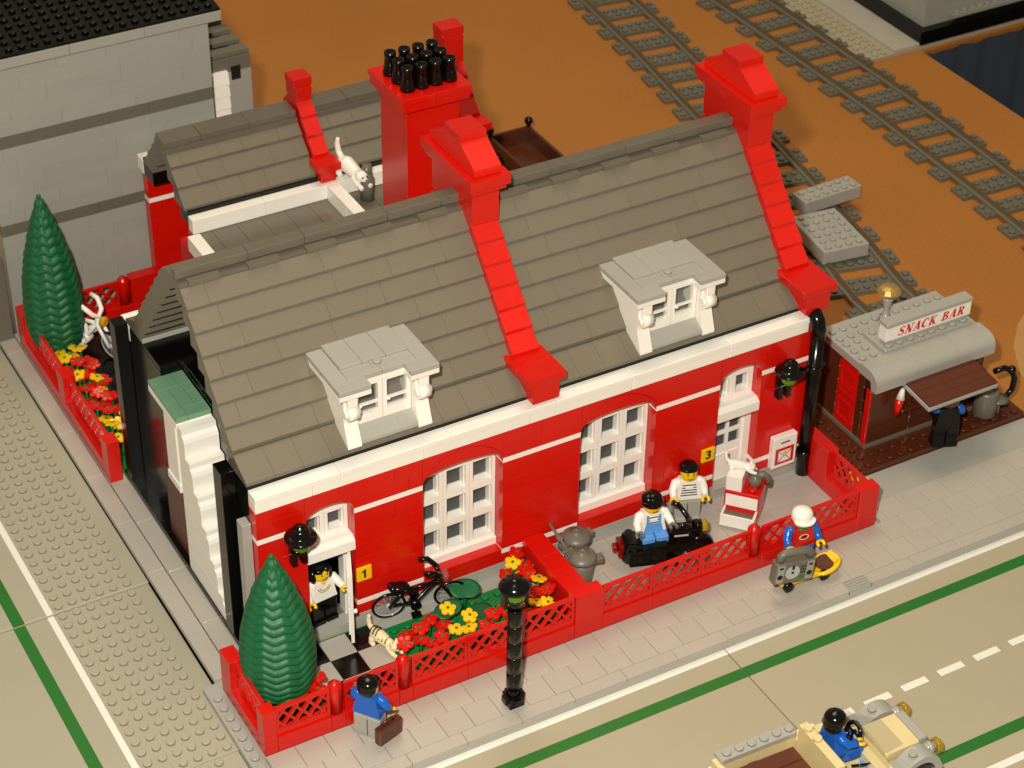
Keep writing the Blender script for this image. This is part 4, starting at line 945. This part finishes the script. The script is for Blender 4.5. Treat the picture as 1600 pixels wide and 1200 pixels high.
for k in range(5):
    z0 = .63+1.2*k; z1 = z0+1.2
    for u, v in rows(kx0, kx1, (1,) if 0 else (4, 3, 2)):
        if 2.9 < z0 < 6 and 55.5 < (u+v)/2 < 62.6: continue
        wpart('log_brick', B().box(u+.012, v-.012, ky0, ky0+.9, z0+.006, z1-.006, .03), 'brown', K)
    if z0 > 2.9 and z0 < 6:
        wpart('log_brick', B().box(kx0+.012, 55.45, ky0+.001, ky0+.901, z0+.008, z1-.008, .03), 'brown', K); wpart('log_brick', B().box(62.65, kx1-.012, ky0+.001, ky0+.901, z0+.008, z1-.008, .03), 'brown', K)
    for u, v in ((ky0+.92, 9.0), (11.3, ky1)): wpart('log_brick', B().box(kx0, kx0+.9, u+.012, v-.012, z0+.006, z1-.006, .03), 'brown', K)
    wpart('log_brick', B().box(kx1-.9, kx1, ky0+.92, ky1, z0+.006, z1-.006, .03), 'brown', K); wpart('log_brick', B().box(kx0+.9, kx1-.9, ky1-.9, ky1, z0+.006, z1-.006, .03), 'brown', K)
wpart('wall_trim', B().box(kx0-.16, kx0+.02, ky0-.03, ky0+.5, .63, 5.6, .03), 'red', K)
dr = wpart('door', B().box(kx0-.02, kx0+.3, 9.02, 11.28, .63, 6.1, .02), 'red', K)
for zz, hz in ((1.2, 1.7), (3.5, .7), (4.4, 1.35)):
    wpart('door_panel', B().box(kx0-.12, kx0-.02, 9.3, 11.0, zz, zz+.14).box(kx0-.12, kx0-.02, 9.3, 11.0, zz+hz-.14, zz+hz).box(kx0-.12, kx0-.02, 9.3, 9.44, zz+.14, zz+hz-.14).box(kx0-.12, kx0-.02, 10.86, 11.0, zz+.14, zz+hz-.14), 'red', dr)
wpart('counter', B().box(55.3, 62.8, ky0-.5, ky0+1.2, 2.9, 3.15, .03), 'brown', K)
wpart('roof_plate', B().box(kx0-.25, kx1+.15, ky0+.9, ky1+.3, 6.65, 7.3, .03), 'grey', K)
pf = [(ky0-.75, 5.9), (ky0-.75, 6.55)]+[(ky0-.75+1.2*(1-math.cos(a)), 6.55+.9*math.sin(a)) for a in [PI/2*i/8 for i in range(1, 9)]]+[(ky0+1.4, 7.45), (ky0+1.4, 6.6), (ky0+.0, 6.6), (ky0-.2, 5.9)]
for u, v in ((kx0-.3, kx0+3.6), (kx0+3.6, kx0+7.5), (kx0+7.5, kx1+.2)): wpart('curved_eave', B().prism(pf, 'x', u+.008, v-.008), 'grey', K)
wpart('roof_plate', B().box(kx0+2.0, kx1-.5, ky0+1.42, ky0+4.2, 7.31, 7.72, .03), 'grey', K)
for u in (0, 1):
    studs('stud_row', 'grey', K, [(kx0+.3+i, ky0+4.7+u, 7.3) for i in range(11)]); studs('stud_row', 'grey', K, [(kx0+.3+u, ky0+1.9+i, 7.3) for i in range(3)])
studs('stud_row', 'grey', K, [(kx0+2.6+i, ky0+1.85, 7.72) for i in range(8)]); studs('stud_row', 'grey', K, [(kx0+2.6+i, ky0+3.8, 7.72) for i in range(3)])
sg = link('sign', B().box(-4.0, 4.0, -.45, .45, 0, 1.2, .02).mesh('sign', 'white'), K, (58.85, 9.7, 8.05), world=True); sg['label'] = 'white sign with red lettering'
part('sign_top', B().box(-4.02, 4.02, -.5, .5, 1.21, 1.55, .03), 'grey', sg); part('sign_foot', B().box(-3.4, 3.4, -.4, .4, -.33, -.01), 'grey', sg)
sign_letters(sg)
an = link('antenna', B().lathe([(.5, 0), (.5, .12), (.28, .2), (.22, .9), (.42, 1.7), (.45, 1.9)], (0, 0, 0), 14).mesh('antenna', 'grey'), K, (57.4, 12.5, 7.5), world=True)
part('antenna_dish', B().lathe([(.35, 1.9), (.85, 2.25), (.95, 2.5), (.7, 2.75), (.2, 2.85), (0, 2.86)], (0, 0, 0), 12, sm=False), 'chrome', an)
aw = link('awning', B().box(-3.25, 3.25, -3.5, 0, -.18, .12, .03).mesh('awning', 'grey'), K, (58.2, ky0-.15, 5.75), (.1, 0, 0), world=True)
for i in range(4): part('awning_board', B().box(-3.15, 3.25, -3.4+i*.85, -2.56+i*.85, .12, .3, .02), 'walnut', aw)
part('awning_stay', B().tube([(3.25, -.1, .1), (3.3, -1.7, .15), (3.25, -2.9, .0)], .1, 8), 'black', aw)
cp = thing('drink_cup', 'red and white toy cup held out beside the awning', 'cup', (54.6, 6.55, 4.3), 0, rot=(.0, .15, 0))
part('cup', B().lathe([(.24, -1.0), (.36, .4)], (0, 0, 0), 14), 'red', cp); part('cup_top', B().lathe([(.36, .42), (.18, 1.1), (.12, 1.25)], (0, 0, 0), 14), 'white', cp)
figure('toy snack seller in red shirt standing inside the kiosk behind the counter', (57.2, 9.2, .63), -.4, 'red', 'red', 'black', hair=('white', 'cap'), armang=(1.3, .9))
figure('toy customer in black with blue sleeves and brown hair at the snack bar', (57.9, 4.75, .5), 2.75, 'black', 'blue', 'black', hair=('brown', 'male'), armang=(.6, 1.3))
bn = thing('litter_barrel', 'dark grey toy barrel standing at the corner of the snack bar', 'barrel', (63.1, 6.25, .5))
part('barrel', B().lathe([(.8, 0), (.95, .15), (.95, 2.1), (.85, 2.3), (.7, 2.32), (.7, 1.9)], (0, 0, 0), 18), 'dkgrey', bn); part('shelf', B().lathe([(.2, .9), (.75, 1.05), (.78, 1.2), (.2, 1.25)], (.95, -.35, .15), 14), 'dkgrey', bn); part('foot', B().box(.6, 1.1, -.5, .1, 0, .9, .03), 'dkgrey', bn)
hs = thing('hose_bracket', 'black curved toy pipe bracket behind the snack bar barrel', 'bracket', (64.6, 6.5, .5))
part('pipe', B().tube([(-.7, .2, 3.4), (.2, .1, 3.5), (.9, 0, 3.1), (1.25, -.1, 2.3), (1.1, -.2, 1.4), (.6, -.2, .9), (0, -.1, .8)], .24, 10), 'black', hs); part('joint', B().ball((.9, 0, 3.15), .36, 10, 8), 'black', hs); part('foot', B().ball((0, -.1, .8), .45, 10, 8).box(-.3, .3, -.4, .2, 0, .7, .05), 'black', hs)
gb = tag(link('green_strip', B().box(66.3, 67.7, -.2, 5.4, -.98, .0, .1).mesh('green_strip', 'green')), 'short green toy plate beside the snack bar lane', 'plate'); studs('stud_row', 'green', gb, [(67.0, .4+i, 0) for i in range(5)])
for x, y in ((54.6, 17.0), (56.8, 16.4)):
    cl = thing('pipe_clamp', 'small black toy clamp behind the snack bar', 'clamp', (x, y, .3), .4, 'black clamps behind the snack bar'); part('clamp', B().cyl((-.6, 0, 1.2), .3, 1.3, 12, 'x').tube([(-.6, 0, 1.2), (-1.0, 0, 1.5)], [.3, .42], 10), 'black', cl); part('stand', B().box(-.25, .25, -.25, .25, 0, 1.1), 'black', cl)

# ------------------------------------------------------------------ railway tracks
def sleeper(parent, mesh, x, y, a): return link('sleeper', mesh, parent, (x, y, TZ), (0, 0, a), world=True)
sb_ = B().box(-4.0, 4.0, -1.0, 1.0, 0, .4, .03)
for i in range(8):
    for j in range(2):
        if i not in (1, 6): sb_.stud(-3.5+i, -.5+j, .4, 10)
SLP = sb_.mesh('sleeper', 'dkgrey')
def track(label, pts, n):
    """pts = centre line; sleepers every 4 studs, two rails"""
    t = thing('railway_track', label, 'railway track', (pts[0][0], pts[0][1], TZ), 0, 'grey toy railway tracks')
    P_ = [Vector((x, y, 0)) for x, y in pts]
    # resample
    seg = [(P_[i+1]-P_[i]).length for i in range(len(P_)-1)]; tot = sum(seg); out = []
    def at(d):
        for i, s in enumerate(seg):
            if d <= s or i == len(seg)-1: return P_[i]+(P_[i+1]-P_[i])*(d/s), (P_[i+1]-P_[i]).normalized()
            d -= s
    d = 0
    while d < tot:
        p, q = at(d); sleeper(t, SLP, p.x, p.y, math.atan2(q.y, q.x)-PI/2); d += 3.6
    for s in (-1, 1):
        l = []
        for k in range(n+1):
            p, q = at(tot*k/n*.9999); nrm = Vector((q.y, -q.x, 0)); l.append(p+nrm*s*2.5)
        b = B(); vs = []; fs = []
        prof = [(-.42, .4), (-.42, .55), (-.16, .62), (-.16, .85), (.16, .85), (.16, .62), (.42, .55), (.42, .4)]
        for k, p in enumerate(l):
            dd = (l[min(k+1, n)]-l[max(k-1, 0)]).normalized(); nr = Vector((dd.y, -dd.x, 0))
            vs += [(p.x+nr.x*a, p.y+nr.y*a, TZ+z) for a, z in prof]
        m_ = len(prof)
        for k in range(n): fs += [(k*m_+i, k*m_+(i+1) % m_, (k+1)*m_+(i+1) % m_, (k+1)*m_+i) for i in range(m_)]
        wpart('rail', B().add(vs, fs), 'dkgrey', t)
        vs = []; fs = []
        for k, p in enumerate(l):
            dd = (l[min(k+1, n)]-l[max(k-1, 0)]).normalized(); nr = Vector((dd.y, -dd.x, 0))
            vs += [(p.x+nr.x*a, p.y+nr.y*a, TZ+z) for a, z in ((-.13, .853), (.13, .853), (.13, .9), (-.13, .9))]
        for k in range(n): fs += [(k*4+i, k*4+(i+1) % 4, (k+1)*4+(i+1) % 4, (k+1)*4+i) for i in range(4)]
        wpart('rail_head', B().add(vs, fs), 'brass', t)
plastic('brass', '9A7440', .25, metal=.8, var=0, bump=0)
track('straight grey toy railway track passing behind the snack bar', [(66.9, 19.2), (67.2, 25), (68.6, 31), (71.8, 50), (74.8, 72), (80, 120)], 40)
track('curved grey toy railway track near the bare table edge', [(86.5, 20), (87.5, 34), (88.3, 50), (88.3, 62), (88.2, 75), (87.2, 90), (85, 110), (80, 130)], 50)
for q, (x, y, a, L, Wd, z, lab) in enumerate(((67.9, 32.9, -.13, 4.4, 6.2, -.1, 'light grey studded toy block lying on the railway track'), (71.3, 38.0, .02, 6.2, 2.0, .35, 'long light grey studded toy brick laid across the railway track'))):
    o = tag(link('loose_brick', B().box(-L/2, L/2, -Wd/2, Wd/2, -.6, .6, .04).mesh('loose_brick', 'grey'), None, (x, y, z+.45), (0, 0, a)), lab, 'brick', 'loose bricks on the track')
    b = B(); nx, ny = int(L), int(Wd)
    for i in range(nx):
        for j in range(ny): b.stud(-nx/2+.5+i, -ny/2+.5+j, .6)
    part('studs', b, 'grey', o)['kind'] = 'stuff'
# brown open wagon behind the house
cw = thing('wagon', 'dark brown open toy wagon with black corner knobs behind the red house', 'wagon', (51.2, 55.0, TZ), .0)
part('wagon_bed', B().box(-2.2, 2.2, -5, 5, .9, 1.3), 'brown', cw)
for a in ((-2.2, -1.9, -5, 5), (1.9, 2.2, -5, 5), (-1.9, 1.9, 4.7, 5), (-1.9, 1.9, -5, -4.7)): part('side_board', B().box(*a, 1.3, 2.7, .02), 'brown', cw)
for x in (-2.05, 2.05):
    for y in (-4.85, 4.85): part('corner_knob', B().cyl((x, y, 2.7), .2, .4, 10).ball((x, y, 3.25), .42, 12, 8), 'black', cw)
for x in (-2.4, 2.1):
    for y in (-3, 3): part('wheel', B().lathe([(.2, 0), (.9, 0), (.9, .3), (.2, .3)], (x, y, .9), 18, 'x'), 'black', cw)

# ------------------------------------------------------------------ grey building behind the back yard
GB = thing('grey_building', 'tall light grey toy-brick building with dark bands and black studded roof', 'building', (8, 60, TZ))
gy = 52.8
z = TZ-.0; r_ = 0; HS = [1.225]*8+[1.0]+[1.112]*6+[1.06]+[1.18]*5
while r_ < len(HS):
    HB = HS[r_]; band = r_ in (8, 15)
    mt = 'dkgrey' if band else 'stone'
    for u, v in rows(1.6, 20.0, (4, 6, 8), off=(0, 2, 1, 3)[r_ % 4]): piece('wall_brick', mt, GB, u, v, gy, gy+1, z, z+HB, .006, .006)
    piece('wall_brick', mt, GB, 1.6, 2.6, gy+1.01, gy+14, z, z+HB, .006); piece('wall_brick', mt, GB, 19.0, 20.0, gy+1.01, gy+14, z, z+HB, .006)
    z += HB; r_ += 1
for u, v in rows(.6, 20.95, (8, 6)): piece('cornice_plate', 'stone', GB, u, v, gy-.6, gy+1.2, z, z+.8, .02)
wpart('roof', B().prism([(gy-.5, z+.81), (gy-.5, z+1.0), (gy+14.5, z+2.4), (gy+14.5, z+.81)], 'x', .6, 20.9), 'black', GB)
studs('stud_field', 'black', GB, [(1.2+i, gy+.2+j, z+1.06+j*.0933) for i in range(20) for j in range(14)])
wpart('corner_pillar', B().box(-.2, 1.1, gy-.9, gy+.6, TZ, 7.5, .03), 'dkgrey', GB)
# lower wing with stairwell
GW = thing('grey_wing', 'grey toy-brick annex with white stepped panel and open slatted roof', 'annex', (23, 60, TZ))
for k in range(15):
    z0 = TZ+k*1.26; mt = 'dkgrey' if k > 13 else 'stone'
    for u, v in rows(20.9, 24.65, (3, 2, 4)): piece('wall_brick', mt, GW, u, v, 56.0, 57, z0, z0+1.26, .008, .006)
    piece('wall_brick', mt, GW, 23.65, 24.65, 57.01, 68, z0, z0+1.26, .008, .006); piece('wall_brick', mt, GW, 20.9, 21.9, 57.01, 68, z0, z0+1.26, .008, .006)
for k in range(8): wpart('white_panel', B().prism([(55.4, 8.3+k*1.08), (55.65, 9.3+k*1.08), (55.98, 9.36+k*1.08), (55.98, 8.3+k*1.08)], 'x', 21.1, 22.5), 'white', GW)
wpart('window', B().box(22.9, 23.7, 55.93, 56.05, 15.9, 17.1), 'ink', GW)
for k in range(6): wpart('roof_slat', B().box(20.9, 24.65, 56.2+k*1.9, 57.2+k*1.9, 17.95, 18.3, .02), 'dkgrey', GW)

# ------------------------------------------------------------------ building at the table's far corner
TBp = struct('corner_plate', B().box(91.6, 150, 58.9, 120, TZ+.002, -.62), 'roadtan', 'tan studded base plate at the far table corner')
studs('stud_field', 'roadtan', TBp, [(92.2+i, 59.5+j, -.62) for i in range(3) for j in range(24)])
for j in range(12):
    for i in range(2): piece('paving_tile', 'paver', TBp, 95.2+i*1.6, 96.8+i*1.6, 59.0+j*2, 61.0+j*2, -.62, -.3, .03)
TB = thing('corner_building', 'light grey toy building on a black base at the far table corner', 'building', (112, 75, -.62))
wpart('base_course', B().box(98.4, 149, 59.0, 110, -.62, .9, .02), 'black', TB)
for u, v in rows(99.3, 148, (8, 6, 12)):
    for k in range(10): wpart('wall_brick', B().box(u+.01, v-.01, 59.9, 60.9, .91+1.2*k, 2.1+1.2*k, .015), 'stone', TB)
for k in range(10):
    for u, v in rows(60.92, 108, (8, 12)): wpart('wall_brick', B().box(99.3, 100.3, u+.01, v-.01, .91+1.2*k, 2.1+1.2*k, .015), 'stone', TB)
wpart('ledge', B().box(102.5, 148, 58.9, 59.89, 1.6, 2.0, .02), 'stone', TB); studs('stud_row', 'stone', TB, [(103+i, 59.4, 2.0) for i in range(44)])

# ------------------------------------------------------------------ open car with driver
CA = thing('open_car', 'tan open toy car with light grey wings driving along the road', 'car', (30.5, -18.6, RZ), -.03)
part('floor_pan', B().box(-7, 6.2, -2.6, 2.6, .9, 1.3), 'tan', CA)
for s in (-1, 1):
    part('side_panel', B().box(-7, -1.4, s*2.55-.35, s*2.55+.35, 1.3, 3.2, .03), 'tan', CA)
    sd_ = part('side_rail', B().box(-7, -1.5, s*2.55-.45, s*2.55+.45, 3.2, 3.55, .03), 'grey', CA)
    b = B()
    for i in range(6): b.stud(-6.4+i*.92, s*2.55, 3.55)
    part('studs', b, 'grey', sd_)['kind'] = 'stuff'
    part('front_wing', B().prism([(3.0, 1.2), (3.0, 2.2)]+[(4.9-1.5*math.cos(a), 1.3+1.5*math.sin(a)) for a in [.6+1.9*i/8 for i in range(9)]]+[(6.6, 1.2)], 'y', s*2.2-.6, s*2.2+.6).stud(4.4, s*2.2, 2.78), 'grey', CA)
    hl = part('headlamp', B().cyl((5.7, s*1.75, 2.2), .36, .75, 12, 'x').cyl((5.9, s*1.75, 2.2), .44, .3, 12, 'x'), 'grey', CA); part('lens', B().lathe([(.46, 0), (.5, .3), (.3, .5)], (6.45, s*1.75, 2.2), 12, 'x'), 'trans_yellow', hl)
    part('door', B().box(-1.35, 2.4, s*2.55-.3, s*2.55+.3, 1.3, 2.6, .03), 'tan', CA)
    for x in (-4.6, 4.8):
        wl = part('wheel', B().lathe([(.3, 0), (.85, 0), (.85, .5*s), (.3, .55*s)], (x, s*2.2, 1.15), 16, 'y'), 'grey', CA); part('tyre', B().lathe([(.8, 0), (1.15, 0), (1.15, .6*s), (.8, .6*s)], (x, s*2.2, 1.15), 22, 'y'), 'black', wl)
part('tailboard', B().box(-7.3, -6.9, -2.8, 2.8, 1.3, 3.2, .03), 'tan', CA)
part('seat_back', B().box(-1.4, -.75, -2.1, 2.1, 1.3, 4.2, .05).stud(-1.1, 1.5, 4.2).stud(-1.1, .5, 4.2), 'tan', CA)
part('seat', B().box(-.75, .9, -2.1, 2.1, 1.3, 1.75, .04), 'tan', CA); part('seat_print', B().cyl((1.5, -1.2, 1.76), .3, .01, 10).cyl((1.9, -.6, 1.76), .25, .01, 10), 'sky_blue', CA)
part('hood', B().box(3.0, 5.6, -1.4, 1.4, 1.3, 2.75, .12), 'tan', CA); part('cowl', B().box(2.0, 3.0, -2.2, 2.2, 1.3, 2.3, .05), 'tan', CA)
part('grille', B().box(5.6, 6.2, -1.3, 1.3, 1.2, 2.8, .08), 'grey', CA)
part('windscreen', B().add([(2.6, -2.1, 2.3), (2.6, 2.1, 2.3), (1.7, 2.0, 4.4), (1.7, -2.0, 4.4), (2.85, -2.1, 2.3), (2.85, 2.1, 2.3), (1.95, 2.0, 4.4), (1.95, -2.0, 4.4)], [(0, 1, 2, 3), (4, 5, 6, 7), (0, 1, 5, 4), (1, 2, 6, 5), (2, 3, 7, 6), (3, 0, 4, 7)]), 'clear', CA)
part('windscreen_hood', B().add([(3.0, -1.4, 2.77), (3.0, 1.4, 2.77), (2.2, 1.9, 3.9), (2.2, -1.9, 3.9), (4.4, -1.2, 2.8), (4.4, 1.2, 2.8)], [(0, 1, 2, 3), (4, 5, 2, 3), (0, 4, 3), (1, 5, 2), (0, 1, 5, 4)]), 'clear', CA)
part('steering_wheel', B().ring((0, 0, 0), .62, .15, 'x', 24, 8).cyl((-.1, 0, 0), .16, .25, 10, 'x').box(-.05, .05, -.6, .6, -.06, .06).box(-.05, .05, -.06, .06, -.6, 0), 'black', CA, (1.75, .55, 3.5), (0, .35, 0))
part('steering_column', B().tube([(1.8, .55, 3.4), (2.3, .55, 2.3), (2.3, .55, 1.7)], [.14, .2, .5], 10), 'grey', CA)
part('gear_stick', B().tube([(.9, -.7, 2.0), (2.1, -1.2, 2.1)], .09, 8), 'black', CA); part('gear_base', B().lathe([(.4, 0), (.4, .3), (.2, .4)], (2.1, -1.3, 1.75), 12), 'grey', CA)
for i in range(3): part('cargo_plank', B().box(-6.6+i*0, -2.0, -1.9+i*1.2, -.75+i*1.2, 2.7, 2.95, .03), 'walnut', CA)
part('spare_tyre', B().ring((-4.6, .2, 2.55), 1.15, .3, 'z', 26, 8), 'black', CA)
figure('toy driver with long dark hair and blue clothes sitting in the open tan car', (31.0, -17.75, RZ+1.9), PI/2-.1, 'blue', 'blue', 'blue', hair=('black', 'long'), seat=True, armang=(1.0, .9))
